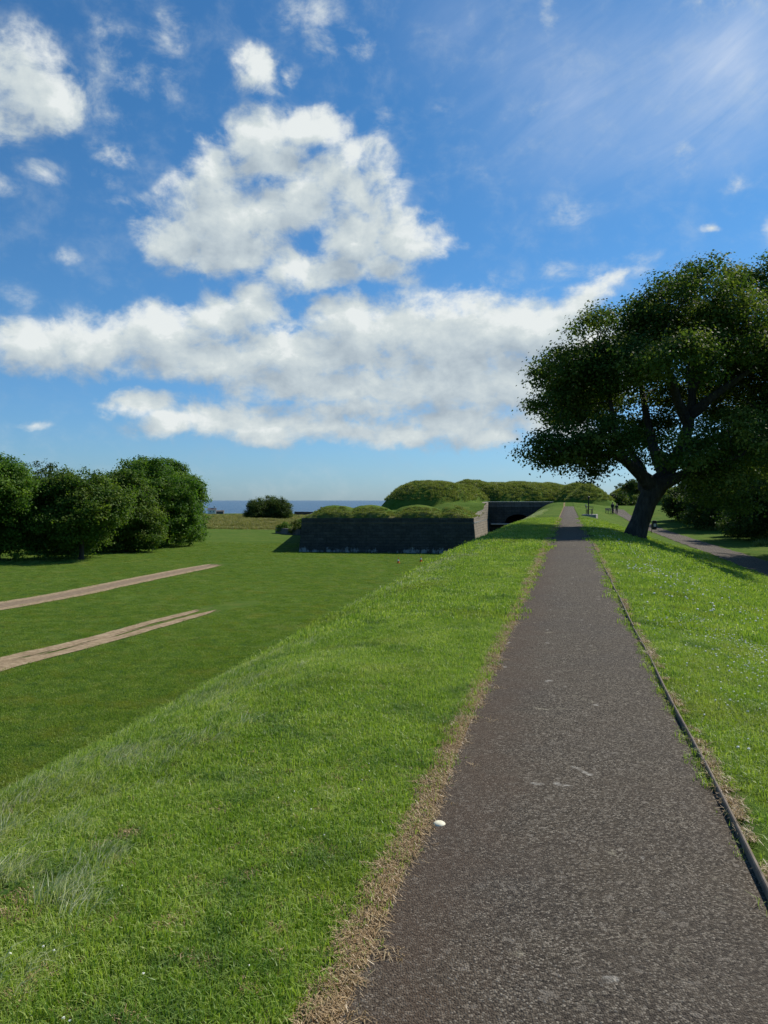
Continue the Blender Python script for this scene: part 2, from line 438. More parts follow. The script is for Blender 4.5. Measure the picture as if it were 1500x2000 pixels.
def path_mat():
    m, g, p, o = mat_new("path_surface")
    geo = g.n('ShaderNodeNewGeometry'); P = geo.outputs['Position']
    v = g.n('ShaderNodeTexVoronoi'); g.L(P, v.inputs['Vector']); v.inputs['Scale'].default_value = 135
    v2 = g.n('ShaderNodeTexVoronoi'); g.L(P, v2.inputs['Vector']); v2.inputs['Scale'].default_value = 46
    rnd = v.outputs['Color']; sep = g.n('ShaderNodeSeparateColor'); g.L(rnd, sep.inputs[0])
    sep2 = g.n('ShaderNodeSeparateColor'); g.L(v2.outputs['Color'], sep2.inputs[0])
    c = g.ramp(sep.outputs[0], [(0, (.019, .015, .010)), (.35, (.057, .045, .031)), (.75, (.118, .096, .068)), (1, (.27, .235, .18))])
    c = g.mix(g.mr(sep2.outputs[0], .95, 1, 0, .6), c, (.27, .235, .185))
    big = g.noise(P, 1.3, 5, .6).outputs['Fac']
    c = g.mix(g.mr(big, .35, .7, 0, .32), c, (.100, .078, .054), 'MIX')
    c = g.mix(g.mr(g.noise(P, .45, 4, .6).outputs['Fac'], .45, .7, 0, .35), c, (.055, .05, .048))
    # brown litter near the left edge
    ed = g.n('ShaderNodeAttribute', attribute_name='edge').outputs['Fac']
    em = g.mr(g.m('ADD', ed, g.m('MULTIPLY', g.m('SUBTRACT', g.noise(P, 3.5, 7, .75).outputs['Fac'], .5), 2.4)), .3, 1.1, 0, .5)
    c = g.mix(em, c, (.085, .055, .035))
    # pale lichen blotches
    ln = g.noise(P, 5.5, 3, .6).outputs['Fac']; l2 = g.noise(P, 26, 4, .7).outputs['Fac']
    lm = g.m('MULTIPLY', g.mr(ln, .67, .73, 0, 1), g.mr(l2, .42, .6, 0, .75))
    c = g.mix(lm, c, (.30, .27, .19))
    l3 = g.noise(P, 7.5, 1, .5).outputs['Fac']
    c = g.mix(g.m('MULTIPLY', g.mr(l3, .73, .77, 0, 1), g.mr(l2, .40, .6, .1, .8)), c, (.40, .37, .31))
    g.L(c, p.inputs['Base Color']); p.inputs['Roughness'].default_value = .9; p.inputs['Specular IOR Level'].default_value = .15
    h = g.m('SUBTRACT', g.m('ADD', g.m('MULTIPLY', sep.outputs[1], .5), g.m('MULTIPLY', g.noise(P, 30, 4, .6).outputs['Fac'], .8)), g.m('MULTIPLY', v.outputs['Distance'], 1.2))
    bump(g, p, h, .8, .006)
    return m
M_path = path_mat()

def soil_mat():
    m, g, p, o = mat_new("bare_soil")
    geo = g.n('ShaderNodeNewGeometry'); P = geo.outputs['Position']
    vr = g.n('ShaderNodeVectorRotate', rotation_type='Z_AXIS'); g.L(P, vr.inputs[0]); vr.inputs['Angle'].default_value = R(-78)
    mpo = g.vm('MULTIPLY', vr.outputs[0], (.16, 1.5, 1))
    n = g.noise(P, 3, 7, .7).outputs['Fac']; st_ = g.noise(mpo, 1.6, 6, .65).outputs['Fac']
    c = g.ramp(n, [(.3, (.16, .115, .065)), (.5, (.29, .215, .13)), (.7, (.40, .31, .20))])
    c = g.mix(g.m('MULTIPLY', g.n('ShaderNodeAttribute', attribute_name='edge').outputs['Fac'], .45), c, (.13, .10, .078))
    gm = g.n('ShaderNodeAttribute', attribute_name='green').outputs['Fac']
    f = g.mr(g.m('ADD', gm, g.m('MULTIPLY', g.m('SUBTRACT', g.m('ADD', g.m('MULTIPLY', st_, .7), g.m('MULTIPLY', n, .3)), .5), 1.7)), .42, .58, 0, 1)
    g.L(c, p.inputs['Base Color']); p.inputs['Specular IOR Level'].default_value = .05; p.inputs['Roughness'].default_value = .95; bump(g, p, n, .8, .05)
    tr = g.n('ShaderNodeBsdfTransparent'); ms = g.n('ShaderNodeMixShader'); g.L(f, ms.inputs[0]); g.L(p.outputs[0], ms.inputs[1]); g.L(tr.outputs[0], ms.inputs[2]); g.L(ms.outputs[0], o.inputs[0])
    return m
M_soil = soil_mat()

# ------------------------------------------------------------------ ground, path, tracks, sea
def a_rough(X, Y, S, T_):
    r = ss(Y, 184, 192)*(1-ss(Y, 262, 300))*.9
    r = np.maximum(r, .42*ss(Y, 262, 300))
    r = r*(T_ < -6) + (T_ >= 14)*(Y > 60)*.45*ss(T_, 14, 20)
    crest = np.exp(-((T_+3.9)/.9)**2)*(S > -5)*(S < 110)*.40
    return np.maximum(r, crest)
def a_dry(X, Y, S, T_):
    l = ((T_ > -.785) & (T_ < -.6)).astype(float)*.68 + ((T_ > .80) & (T_ < .84))*.2
    w = np.zeros_like(X)
    for (px, py, r) in [(50, 1585, .26), (255, 1482, .24), (20, 1755, .12), (10, 1800, .14), (265, 1625, .10)]:
        h = hit(px, py)
        w = np.maximum(w, .6*np.exp(-((X-h.x)**2+(Y-h.y)**2)/r**2))
    return np.maximum(l, w)
def zg(X, Y, S, T_):
    z = T(X, Y)
    z = z - .03*((T_ > -.66) & (T_ < .80) & (S < 125)) 
    z = z + .025*((T_ > .82) & (T_ < 1.0)) 
    return z
ground = sheet('ground', sA, tA, zg, M_turf, {'rough': a_rough, 'dry': a_dry, 'lawn': lambda X, Y, S, T_: 1.0*(T_ < -9)})
tag(ground, kind='structure')

pt = np.array([-.66, -.5, -.2, .07, .4, .62, .80])
def zp(X, Y, S, T_): 
    return T(S*SX+.07*SY, S*SY-.07*SX) + .004 + .012*(1-((T_-.07)/.72)**2) - .014*ss(T_, .6, .8)
pth = sheet('path', axis([(-6, 30, .5), (30, 123.5, 1.0)]), pt, zp, M_path,
            {'edge': lambda X, Y, S, T_: np.where(T_ < -.45, .95, np.where(T_ < -.15, .35, np.where(T_ > .7, .5, 0.0)))})
tag(pth, kind='structure')

def ribbon(name, mid, width, mat, lift, green=None, seg=1.0, nw=13, wobble=.15, z_of=T, core=0):
    """strip draped on the ground along a polyline of (x,y)"""
    P_ = [Vector((p[0], p[1])) for p in mid]
    # resample with Catmull-Rom
    pts = []
    Q = [P_[0]*2-P_[1]] + P_ + [P_[-1]*2-P_[-2]]
    ws = width if isinstance(width, (list, tuple)) else [width]*len(P_)
    wr = []
    for i in range(1, len(Q)-2):
        n = max(2, int((Q[i+1]-Q[i]).length/seg))
        for j in range(n):
            u = j/n
            pts.append(.5*((2*Q[i])+(-Q[i-1]+Q[i+1])*u+(2*Q[i-1]-5*Q[i]+4*Q[i+1]-Q[i+2])*u*u+(-Q[i-1]+3*Q[i]-3*Q[i+1]+Q[i+2])*u**3))
            wr.append(ws[i-1]*(1-u)+ws[i]*u)
    pts.append(P_[-1]); wr.append(ws[-1])
    V_, at_ = [], []
    N = len(pts)
    for i, p in enumerate(pts):
        d = (pts[min(i+1, N-1)]-pts[max(i-1, 0)]).normalized(); nrm = Vector((d.y, -d.x))
        for k in range(nw):
            u = k/(nw-1)*2-1
            e = 1 + (random.uniform(-wobble, wobble) if abs(u) == 1 else 0)
            q = p + nrm*(u*wr[i]/2*e)
            V_.append((q.x, q.y, float(z_of(q.x, q.y))+lift))
            at_.append(green(i/(N-1), u) if green else 0.0)
    idx = np.arange(N*nw).reshape(N, nw)
    F = np.stack([idx[:-1, :-1], idx[:-1, 1:], idx[1:, 1:], idx[1:, :-1]], -1).reshape(-1, 4)
    return np_mesh(name, V_, F, mat, smooth=True, attrs={'green': at_, 'edge': [float(core) if abs((k % nw)/(nw-1)*2-1) < .5 else 0.0 for k in range(len(V_))]})

def hxy(px, py): h = hit(px, py); return (h.x, h.y)
tr1 = [hxy(-160, 1210), hxy(0, 1184), hxy(140, 1160), hxy(270, 1133), hxy(370, 1113), hxy(432, 1101)]
ribbon('dirt_track', tr1, [3.7, 3.6, 3.4, 3.2, 3.0, 2.4], M_soil, .03, lambda a_, u: (.10+.62*(abs(u) > .95) + .28*(abs(u) > .75) + .6*max(0, a_-.88)/.12), wobble=.06, core=1)
tag(bpy.data.objects['dirt_track'], kind='structure')
tr2 = [hxy(-160, 1340), hxy(0, 1297), hxy(110, 1271), hxy(220, 1243), hxy(320, 1215), hxy(400, 1194), hxy(440, 1186), hxy(480, 1177)]
t2 = ribbon('rutted_track', tr2, [2.6, 2.4, 2.3, 2.2, 2.2, 2.1, 2.0, 1.8], M_soil, .03,
            lambda a_, u: min(1, .18+.7*(abs(u) > .95) + .36*(abs(u) < .3)*(.4+a_) + .8*max(0, a_-.74)/.26), wobble=.07)
tag(t2, kind='structure')
# second tarmac path, lower on the right
lp = [hxy(1640, 1168), hxy(1500, 1112), hxy(1430, 1086), hxy(1368, 1066), hxy(1320, 1049), hxy(1283, 1036), hxy(1252, 1023), hxy(1226, 1010), hxy(1212, 1001), hxy(1207, 995)]
lower = ribbon('lower_path', lp, [2.6]*7+[2.4, 2.2, 1.9], M_path, .03, wobble=.05)
tag(lower, kind='structure')

def sea_mat():
    m, g, p, o = mat_new("sea_water")
    geo = g.n('ShaderNodeNewGeometry'); P = geo.outputs['Position']
    mp = g.n('ShaderNodeMapping'); g.L(P, mp.inputs[0]); mp.inputs['Scale'].default_value = (.25, 1, 1)
    n = g.noise(mp.outputs[0], .012, 6, .6).outputs['Fac']
    n2 = g.noise(P, .35, 6, .65).outputs['Fac']
    g.L(g.mix(g.mr(n, .35, .65), (.020, .085, .17), (.032, .12, .21)), p.inputs['Base Color'])
    p.inputs['Roughness'].default_value = .35; p.inputs['Specular IOR Level'].default_value = .25
    bump(g, p, n2, 1.0, 2.5)
    return m
M_sea = sea_mat()
sea = np_mesh('sea', [(-40000, -3000, -22), (40000, -3000, -22), (40000, 60000, -22), (-40000, 60000, -22)], [[0, 1, 2, 3]], M_sea)
tag(sea, kind='structure')

# kerb of edging boards on the right, thin board on the left
M_kerb = plain("weathered_edging", (.17, .135, .10), .95, .4, 14)
def edging(name, t0, w, zoff, s0, s1, seg, wav, gaps=False):
    V_, F_ = [], []
    s = s0
    while s < s1:
        L_ = seg*random.uniform(.9, 1.1); n = 4 if s < 30 else 2
        dt0, dt1 = random.uniform(-wav, wav), random.uniform(-wav, wav); dz = random.uniform(-.006, .006)
        base = len(V_)
        for i in range(n+1):
            u = i/n; si = s + (L_-.015)*u; zk = 1-.45*float(ss(si, 10, 40)); tt = t0 + dt0*(1-u)+dt1*u + .006*math.sin(si*1.7)
            cx, cy = xy_of(si, .07); z = float(T(cx, cy))+zoff*zk+dz
            for (a_, b_) in [(0, -.12), (.003, -.006), (.008, 0), (w-.008, 0), (w-.002, -.006), (w, -.12)]:
                x, y = xy_of(si, tt+a_); V_.append((x, y, z+b_))
        for i in range(n):
            for k in range(5):
                p_ = base+i*6+k; F_.append([p_, p_+6, p_+7, p_+1])
        F_.append([base+k for k in range(6)]); F_.append([base+n*6+k for k in range(5, -1, -1)])
        s += L_
    o = np_mesh(name, V_, F_, M_kerb); tag(o, kind='structure'); return o
edging('kerb', .776, .022, .027, -4, 120, 2.4, .006)
edging('kerb', -.668, .016, .003, -4, 120, 2.4, .008)

# ------------------------------------------------------------------ bastion earthwork (heightfield on top of the walls)
YF, YC = 112.0, 133.0                      # front wall, curtain wall
def xl(y): return -12.0 - (y-YF)*.062
def xr(y): return 13.1 + (y-YF)*.243
HUMPX = [-7.4, -2.0, 5.2, 11.2]
def hump(x):
    h = np.zeros_like(x)
    for c, w in zip(HUMPX, (3.2, 3.0, 3.3, 2.6)): h = np.maximum(h, np.clip(1-((x-c)/w)**2, 0, 1)**.7)
    return h
# (x, y, rx, ry, top z, power)
MOUNDS = [(8.8, 148, 10.6, 10, 5.1, 3.0), (18.0, 157, 8.5, 8, 5.5, 2.4), (27.2, 158, 7.5, 8, 5.35, 2.2), (34.3, 158, 6.8, 8, 5.05, 2), (26, 159, 20, 10.5, 4.95, 4), (14, 152, 9, 8, 4.6, 2.4),
          (37.6, 141, 6.2, 9, 4.6, 1.35), (38, 152, 7, 8, 4.9, 1.8), (52.5, 162, 8.2, 10, 4.9, 1.6), (56.8, 150, 5.4, 8, 3.9, 1.5), (14, 166, 16, 10, 4.8, 2.4)]
def E(x, y):
    x = np.asarray(x, float); y = np.asarray(y, float)
    base = -.75 + 1.9*ss(y, 119, 130)*ss(x, 5, 12)
    s, t = st_of(x, y)
    tz = T(x, y)
    w = ss(x, 29, 35)*ss(y, 126, 134)
    base = base*(1-w) + (tz-.4)*w
    far = ss(y, 192, 214); base = base*(1-far) + (-7)*far
    df = y-YF; dl = x-xl(y); dr = np.where(y < YC, xr(y)-x, 50)
    d = np.minimum(df, np.minimum(dl*.9, 30)); h = hump(x)
    side = (dl < df)
    zr = np.where(side, -.85 + .15*np.sin(y*.5), .12 + .74*h + .08*wob(x, y, .9))
    zf = np.where(side, -.95, -.72 + .52*h + .08*wob(x, y, 2.1))
    par = -1.05 + (zf+1.05)*ss(d, 0, .55) + (zr-zf)*ss(d, .35, 3.6)*np.interp(d, [0, 4.2, 6.0, 8.0], [1, 1, .8, .2])
    edge_z = -1.05
    in_par = ss(d, 7.5, 5.0)
    z = base*(1-in_par) + np.maximum(par, -1.05)*in_par
    # falls to the flank wall on the right
    q = 1 - ss(dr, 0.2, 4.0)*1.0
    tgt = -1.0 + ss(y, 122, 128)*2.1
    q = np.where(y < YC, q, 0)
    z = z*(1-q*.9) + tgt*q*.9
    for (mx, my, rx, ry, top, pw) in MOUNDS:
        n = 1 + .08*wob(x, y, .35, mx)
        r2 = ((x-mx)/rx)**2 + ((y-my)/ry)**2
        r = np.sqrt(r2)*n
        b = (top+1.0)*np.clip(1-r**pw, -1, 1) - 1.0
        z = np.where(r < 1.05, np.maximum(z, b + .22*wob(x, y, .8, mx)*(b > .5)), z)
    z = z + .05*wob(x, y, 1.7, 4) + .03*wob(x, y, 4.0, 5)
    return z
def earthwork():
    V_, F_, A_ = [], [], []
    def patch(ys, xa, xb, nx, pw=1.0):
        base = sum(len(v) for v in V_)
        u = np.linspace(0, 1, nx)
        rows = []
        for y in ys:
            a_, b_ = xa(y), xb(y)
            x = a_ + (b_-a_)*u
            rows.append(np.stack([x, np.full_like(x, y), E(x, np.full_like(x, y))], -1))
        P_ = np.array(rows); n, m = P_.shape[:2]
        idx = np.arange(n*m).reshape(n, m) + base
        V_.append(P_.reshape(-1, 3))
        F_.append(np.stack([idx[:-1, :-1], idx[:-1, 1:], idx[1:, 1:], idx[1:, :-1]], -1).reshape(-1, 4))
    patch(np.concatenate([np.linspace(YF+.05, YF+1.4, 7), np.linspace(YF+1.8, YC, 40)]), lambda y: xl(y)+.1, lambda y: xr(y)-.1, 90)
    patch(np.linspace(YC, 216, 120), lambda y: xl(y)+.1, lambda y: 78, 150)
    V = np.concatenate(V_); F = np.concatenate(F_)
    mound = ss(V[:, 2], 1.2, 1.9); front = ss(V[:, 1], YF+3.2, YF+1.4)*.9
    rough = np.maximum(mound*.42, front*.62)
    return np_mesh('bastion_mounds', V, F, M_turf, smooth=True, attrs={'rough': rough, 'dry': np.zeros(len(V))})
ew = earthwork(); tag(ew, kind='structure')

# ------------------------------------------------------------------ stone
def stone_mat(name, a_, b_, mortar, bw=.75, bh=.32, salt=0.0):
    m, g, p, o = mat_new(name)
    tc = g.n('ShaderNodeTexCoord'); P = tc.outputs['Object']
    sp = g.n('ShaderNodeSeparateXYZ'); g.L(P, sp.inputs[0])
    cx = g.n('ShaderNodeCombineXYZ'); g.L(g.m('ADD', sp.outputs[0], sp.outputs[1]), cx.inputs[0]); g.L(sp.outputs[2], cx.inputs[1])
    wv_ = g.vm('ADD', cx.outputs[0], g.scale(g.noise(P, 1.1, 3, .6).outputs['Color'], .12))
    br = g.n('ShaderNodeTexBrick'); g.L(wv_, br.inputs[0])
    br.inputs['Color1'].default_value = (*a_, 1); br.inputs['Color2'].default_value = (*b_, 1); br.inputs['Mortar'].default_value = (*mortar, 1)
    br.inputs['Scale'].default_value = 1; br.inputs['Mortar Size'].default_value = .018; br.inputs['Brick Width'].default_value = bw; br.inputs['Row Height'].default_value = bh
    n = g.noise(P, .5, 5, .65).outputs['Fac']; n2 = g.noise(P, 5, 6, .7).outputs['Fac']
    c = g.mix(g.mr(n, .35, .68, 0, .6), br.outputs['Color'], tuple(x*.45 for x in a_))
    c = g.mix(g.mr(n2, .4, .7, 0, .5), c, tuple(min(1, x*1.3) for x in b_))
    st_ = g.n('ShaderNodeMapping'); g.L(P, st_.inputs[0]); st_.inputs['Scale'].default_value = (1.2, 1.2, .12)
    c = g.mix(g.mr(g.noise(st_.outputs[0], 1.2, 5, .6).outputs['Fac'], .5, .7, 0, .5), c, (.025, .03, .025))
    if salt:
        # lime blooms low on the wall
        zf = g.mr(sp.outputs[2], -5.75, -4.5, 1, 0)
        sm = g.mr(g.m('ADD', g.m('MULTIPLY', zf, .30), g.noise(g.vm('MULTIPLY', P, (1, 1, .45)), .9, 7, .8).outputs['Fac']), .76, .86, 0, salt)
        c = g.mix(sm, c, (.62, .60, .56))
    g.L(c, p.inputs['Base Color']); p.inputs['Roughness'].default_value = .9
    bump(g, p, g.m('SUBTRACT', g.m('MULTIPLY', n2, .5), br.outputs['Fac']), .8, .05)
    return m
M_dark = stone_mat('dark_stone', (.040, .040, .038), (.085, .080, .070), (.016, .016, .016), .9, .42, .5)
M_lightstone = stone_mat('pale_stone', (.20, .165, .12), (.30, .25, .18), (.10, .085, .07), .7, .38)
M_coping = stone_mat('coping_stone', (.11, .10, .09), (.15, .135, .12), (.06, .055, .05), 1.4, .9)
M_ledge = plain('pale_ledge', (.45, .43, .39), .85, .2, 3)
M_arch_shade = plain('painted_arch_shade', (.012, .012, .012), .95, .2, 3)  # near-black colour stands in for the shade inside the arch

def wall_run(name, pts, z0, z1, batter, thick, mat, parent, lift=0.0):
    """pts: polyline (x,y) of the wall top's outer face; outward is to the right when walking along it"""
    V_, F_ = [], []
    n = len(pts); P_ = [Vector(p) for p in pts]
    offs = []
    for i in range(n):
        ds = []
        if i > 0: ds.append((P_[i]-P_[i-1]).normalized())
        if i < n-1: ds.append((P_[i+1]-P_[i]).normalized())
        ns = [Vector((d.y, -d.x)) for d in ds]
        nn_ = sum(ns, Vector((0, 0))).normalized(); k = 1/max(.3, nn_.dot(ns[0])); offs.append(nn_*k)
    za = z1 if isinstance(z1, (list, tuple)) else [z1]*n
    for p, o_, zt in zip(P_, offs, za):
        b = p + o_*batter
        i_ = p - o_*thick
        V_ += [(b.x, b.y, z0), (p.x, p.y, zt), (i_.x, i_.y, zt), (i_.x, i_.y, z0)]
    for i in range(n-1):
        a_, b_ = i*4, i*4+4
        for k in range(4): F_.append([a_+k, a_+(k+1) % 4, b_+(k+1) % 4, b_+k])
    F_.append([0, 3, 2, 1]); F_.append([4*(n-1)+k for k in range(4)])
    o = np_mesh(name, V_, F_, mat, parent)
    bm = bmesh.new(); bm.from_mesh(o.data); bmesh.ops.recalc_face_normals(bm, faces=bm.faces); bm.to_mesh(o.data); bm.free()
    return o
BW = empty('bastion_wall', (0, 0, 0))
tag(BW, 'dark battered stone bastion wall with grassy humps on top above the lawn', 'wall')
FL, FR = (-12.0, YF), (13.1, YF); FK = (18.1, YC); LB = (-15.2, 164.0)
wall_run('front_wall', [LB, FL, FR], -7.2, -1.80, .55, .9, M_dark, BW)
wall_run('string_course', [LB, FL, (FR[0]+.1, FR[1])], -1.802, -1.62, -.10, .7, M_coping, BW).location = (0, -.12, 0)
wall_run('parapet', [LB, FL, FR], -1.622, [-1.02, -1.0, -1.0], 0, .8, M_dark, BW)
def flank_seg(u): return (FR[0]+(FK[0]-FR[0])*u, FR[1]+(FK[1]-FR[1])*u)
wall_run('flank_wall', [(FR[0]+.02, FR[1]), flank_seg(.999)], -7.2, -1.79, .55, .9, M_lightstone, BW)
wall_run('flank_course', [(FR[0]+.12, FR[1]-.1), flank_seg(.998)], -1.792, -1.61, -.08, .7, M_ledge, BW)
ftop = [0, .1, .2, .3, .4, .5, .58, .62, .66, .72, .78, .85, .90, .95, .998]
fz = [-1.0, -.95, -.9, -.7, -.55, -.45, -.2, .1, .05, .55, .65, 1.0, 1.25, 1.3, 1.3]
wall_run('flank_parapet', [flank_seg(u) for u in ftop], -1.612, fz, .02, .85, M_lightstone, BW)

CW = empty('curtain_wall', (23, YC, 0))
tag(CW, 'dark stone wall with a low arched opening and pale ledge beside the far end of the path', 'wall')
def cw_part(name, mb, mat): o = mb.build(name, mat, CW); o.location = (-23, -YC, 0); return o
# upper face with arch cut out
ax, aw, ah, zl = 23.3, 2.3, 1.55, -2.4
pts = [(17.6, YC+.02, zl), (ax-aw, YC+.02, zl)]
for i in range(1, 16):
    th = math.pi*(1-i/16); pts.append((ax+aw*math.cos(th), YC+.02, zl+ah*math.sin(th)**.85))
pts += [(ax+aw, YC+.02, zl), (29.2, YC+.02, zl), (29.2, YC+.02, .40), (17.6, YC+.02, .40)]
mb = MB(); mb.poly(pts, (0, 1.4, 0)); cw_part('wall_face', mb, M_dark)
mb = MB(); mb.box((23.4, YC+.7, .83), (11.6, 1.56, .86)); cw_part('parapet', mb, M_coping)
mb = MB(); mb.box((23.45, YC+.68, 1.315), (11.7, 1.9, .11), bev=.03); cw_part('coping', mb, M_ledge)
mb = MB(); mb.box((23.4, YC+.9, -4.9), (11.6, 1.5, 4.6)); cw_part('lower_wall', mb, M_dark)
mb = MB(); mb.box((24.2, YC-.35, -2.5), (11.6, 1.6, .2), bev=.03); cw_part('ledge', mb, M_ledge)
mb = MB(); mb.box((ax, YC+3.2, -1.6), (6, .3, 3)); mb.box((ax, YC+2.3, -2.66), (6, 2.0, .3)); mb.box((ax-3.1, YC+2.3, -1.6), (.3, 2, 3)); mb.box((ax+3.1, YC+2.3, -1.6), (.3, 2, 3)); cw_part('arch_recess', mb, M_arch_shade)

# low retaining wall and boundary wall, far left of the bastion
LW = [(-17.6, 161), (-20.5, 163.5), (-24.2, 171)]
def low_wall(name, pts, h, label, mat, thick=.5):
    z = [float(T(p[0], p[1]))-.4 for p in pts]
    V_, F_ = [], []
    o = empty(name, (pts[0][0], pts[0][1], z[0]+.4)); tag(o, label, 'wall')
    w = wall_run('wall_face', pts, min(z), [zz+h+.4 for zz in z], .05, thick, mat, o)
    c = wall_run('coping', pts, min(z)+h+.395, [zz+h+.5 for zz in z], 0, thick+.08, M_coping, o)
    for q in (w, c): q.location = (-pts[0][0], -pts[0][1], -(z[0]+.4))
    return o
M_rubble = stone_mat('rubble_stone', (.13, .12, .11), (.20, .18, .16), (.07, .065, .06), .5, .25)
low_wall('retaining_wall', LW[::-1], 1.15, 'low grey stone wall under the bushes just left of the bastion', M_rubble)
M_brick = stone_mat('brown_brick', (.10, .07, .055), (.13, .09, .07), (.07, .06, .055), .3, .1)
low_wall('boundary_wall', [(-35, 300), (-24, 302)], 1.4, 'low brown wall by the sea to the right of the distant tree clump', M_brick)

# ------------------------------------------------------------------ foliage and bark
def leaf_mat(name, cols, trans=.35):
    m, g, p, o = mat_new(name)
    a_ = g.n('ShaderNodeAttribute', attribute_name='lv').outputs['Fac']
    c = g.ramp(a_, [(0, cols[0]), (.5, cols[1]), (1, cols[2])])
    g.L(c, p.inputs['Base Color']); p.inputs['Roughness'].default_value = .6; p.inputs['Specular IOR Level'].default_value = .12
    tr = g.n('ShaderNodeBsdfTranslucent'); g.L(g.mix(1.0, c, (1.5, 1.7, .7), 'MULTIPLY'), tr.inputs[0])
    ms = g.n('ShaderNodeMixShader'); ms.inputs[0].default_value = trans; g.L(p.outputs[0], ms.inputs[1]); g.L(tr.outputs[0], ms.inputs[2])
    g.L(ms.outputs[0], o.inputs[0])
    return m
M_leaf_syc = leaf_mat('sycamore_leaves', [(.030, .058, .013), (.070, .108, .020), (.19, .20, .045)])
M_leaf_green = leaf_mat('green_leaves', [(.034, .078, .011), (.070, .138, .017), (.15, .225, .034)])
M_leaf_mid = leaf_mat('olive_green_leaves', [(.032, .068, .010), (.068, .120, .016), (.16, .20, .035)])
M_leaf_dark = leaf_mat('dark_leaves', [(.022, .042, .010), (.046, .078, .016), (.12, .14, .032)])
M_leaf_yel = leaf_mat('sun_tinted_leaves', [(.035, .045, .012), (.085, .085, .022), (.19, .15, .045)])  # yellow of sunlit foliage painted into the leaf colour
def bark_mat():
    m, g, p, o = mat_new('bark')
    P = g.n('ShaderNodeTexCoord').outputs['Object']
    mp = g.n('ShaderNodeMapping'); g.L(P, mp.inputs[0]); mp.inputs['Scale'].default_value = (1, 1, .22)
    n = g.noise(mp.outputs[0], 7, 7, .7).outputs['Fac']
    c = g.ramp(n, [(.3, (.022, .018, .014)), (.55, (.060, .050, .040)), (.75, (.11, .095, .078))])
    g.L(c, p.inputs['Base Color']); bump(g, p, n, 1.0, .12); return m
M_bark = bark_mat()

def colonize(A, seeds, step, kill, iters=160, up=.08, r=None):
    """space colonisation: A attractors (n,3); seeds list of (pts, parent_index) already resampled -> nodes,parent"""
    nodes, par = seeds
    nodes = [np.array(n, float) for n in nodes]; par = list(par)
    N = np.array(nodes)
    alive = np.ones(len(A), bool); near = np.full(len(A), -1); nd = np.full(len(A), 1e9)
    def upd(start):
        Nn = np.array(nodes[start:])
        d = np.linalg.norm(A[:, None, :]-Nn[None], axis=2); j = d.argmin(1); dm = d[np.arange(len(A)), j]
        b = dm < nd; nd[b] = dm[b]; near[b] = j[b]+start
    upd(0)
    r = r or rng
    for it in range(iters):
        alive &= nd > kill
        if not alive.any(): break
        ids = np.unique(near[alive]); start = len(nodes)
        for i in ids:
            q = A[alive & (near == i)]
            v = (q-nodes[i]); v /= np.linalg.norm(v, axis=1)[:, None]+1e-9
            d = v.sum(0) + r.normal(0, .12, 3) + np.array([0, 0, up])
            l = np.linalg.norm(d)
            if l < 1e-6: continue
            nodes.append(nodes[i] + d/l*step); par.append(int(i))
        if len(nodes) == start: break
        upd(start)
        if len(nodes) > 9000: break
    return np.array(nodes), np.array(par)

def resample(poly, step):
    out = []
    for a_, b_ in zip(poly[:-1], poly[1:]):
        a_, b_ = np.array(a_, float), np.array(b_, float); n = max(1, int(round(np.linalg.norm(b_[:3]-a_[:3])/step)))
        for k in range(n): out.append(a_+(b_-a_)*k/n)
    out.append(np.array(poly[-1], float)); return out

def branches_mesh(nodes, par, rad, nmin=5, nbig=14, lump=.06):
    ch = [[] for _ in nodes]
    for i, p in enumerate(par):
        if p >= 0: ch[p].append(i)
    main = [max(c, key=lambda k: rad[k]) if c else -1 for c in ch]
    starts = [(0, -1)] + [(c, i) for i, cs in enumerate(ch) for c in cs if c != main[i]]
    V_, F_ = [], []
    for st_, pr in starts:
        chain = ([pr] if pr >= 0 else []) + [st_]
        while main[chain[-1]] >= 0: chain.append(main[chain[-1]])
        if len(chain) < 2: continue
        rr = [min(rad[c], rad[st_]) if k == 0 else rad[c] for k, c in enumerate(chain)]
        big = max(rr); n = nbig if big > .22 else (8 if big > .08 else nmin)
        pts = nodes[chain]
        u = None; base = len(V_)
        for k in range(len(chain)):
            d = pts[min(k+1, len(chain)-1)] - pts[max(k-1, 0)]; d = d/(np.linalg.norm(d)+1e-9)
            if u is None:
                u = np.cross(d, [0.3, 1, .1]); u /= np.linalg.norm(u)
            u = u - d*np.dot(u, d); u /= np.linalg.norm(u)+1e-9; w = np.cross(d, u)
            for q in range(n):
                th = 2*math.pi*q/n
                l_ = 1 + (lump*math.sin(3*th+k*.25)+lump*.6*math.sin(5*th-k*.4) if big > .22 else 0)
                V_.append(pts[k] + rr[k]*l_*(math.cos(th)*u+math.sin(th)*w))
        for k in range(len(chain)-1):
            for q in range(n):
                a_ = base+k*n; b_ = a_+n
                F_.append((a_+q, a_+(q+1) % n, b_+(q+1) % n, b_+q))
    return np.array(V_), np.array(F_, dtype=int)

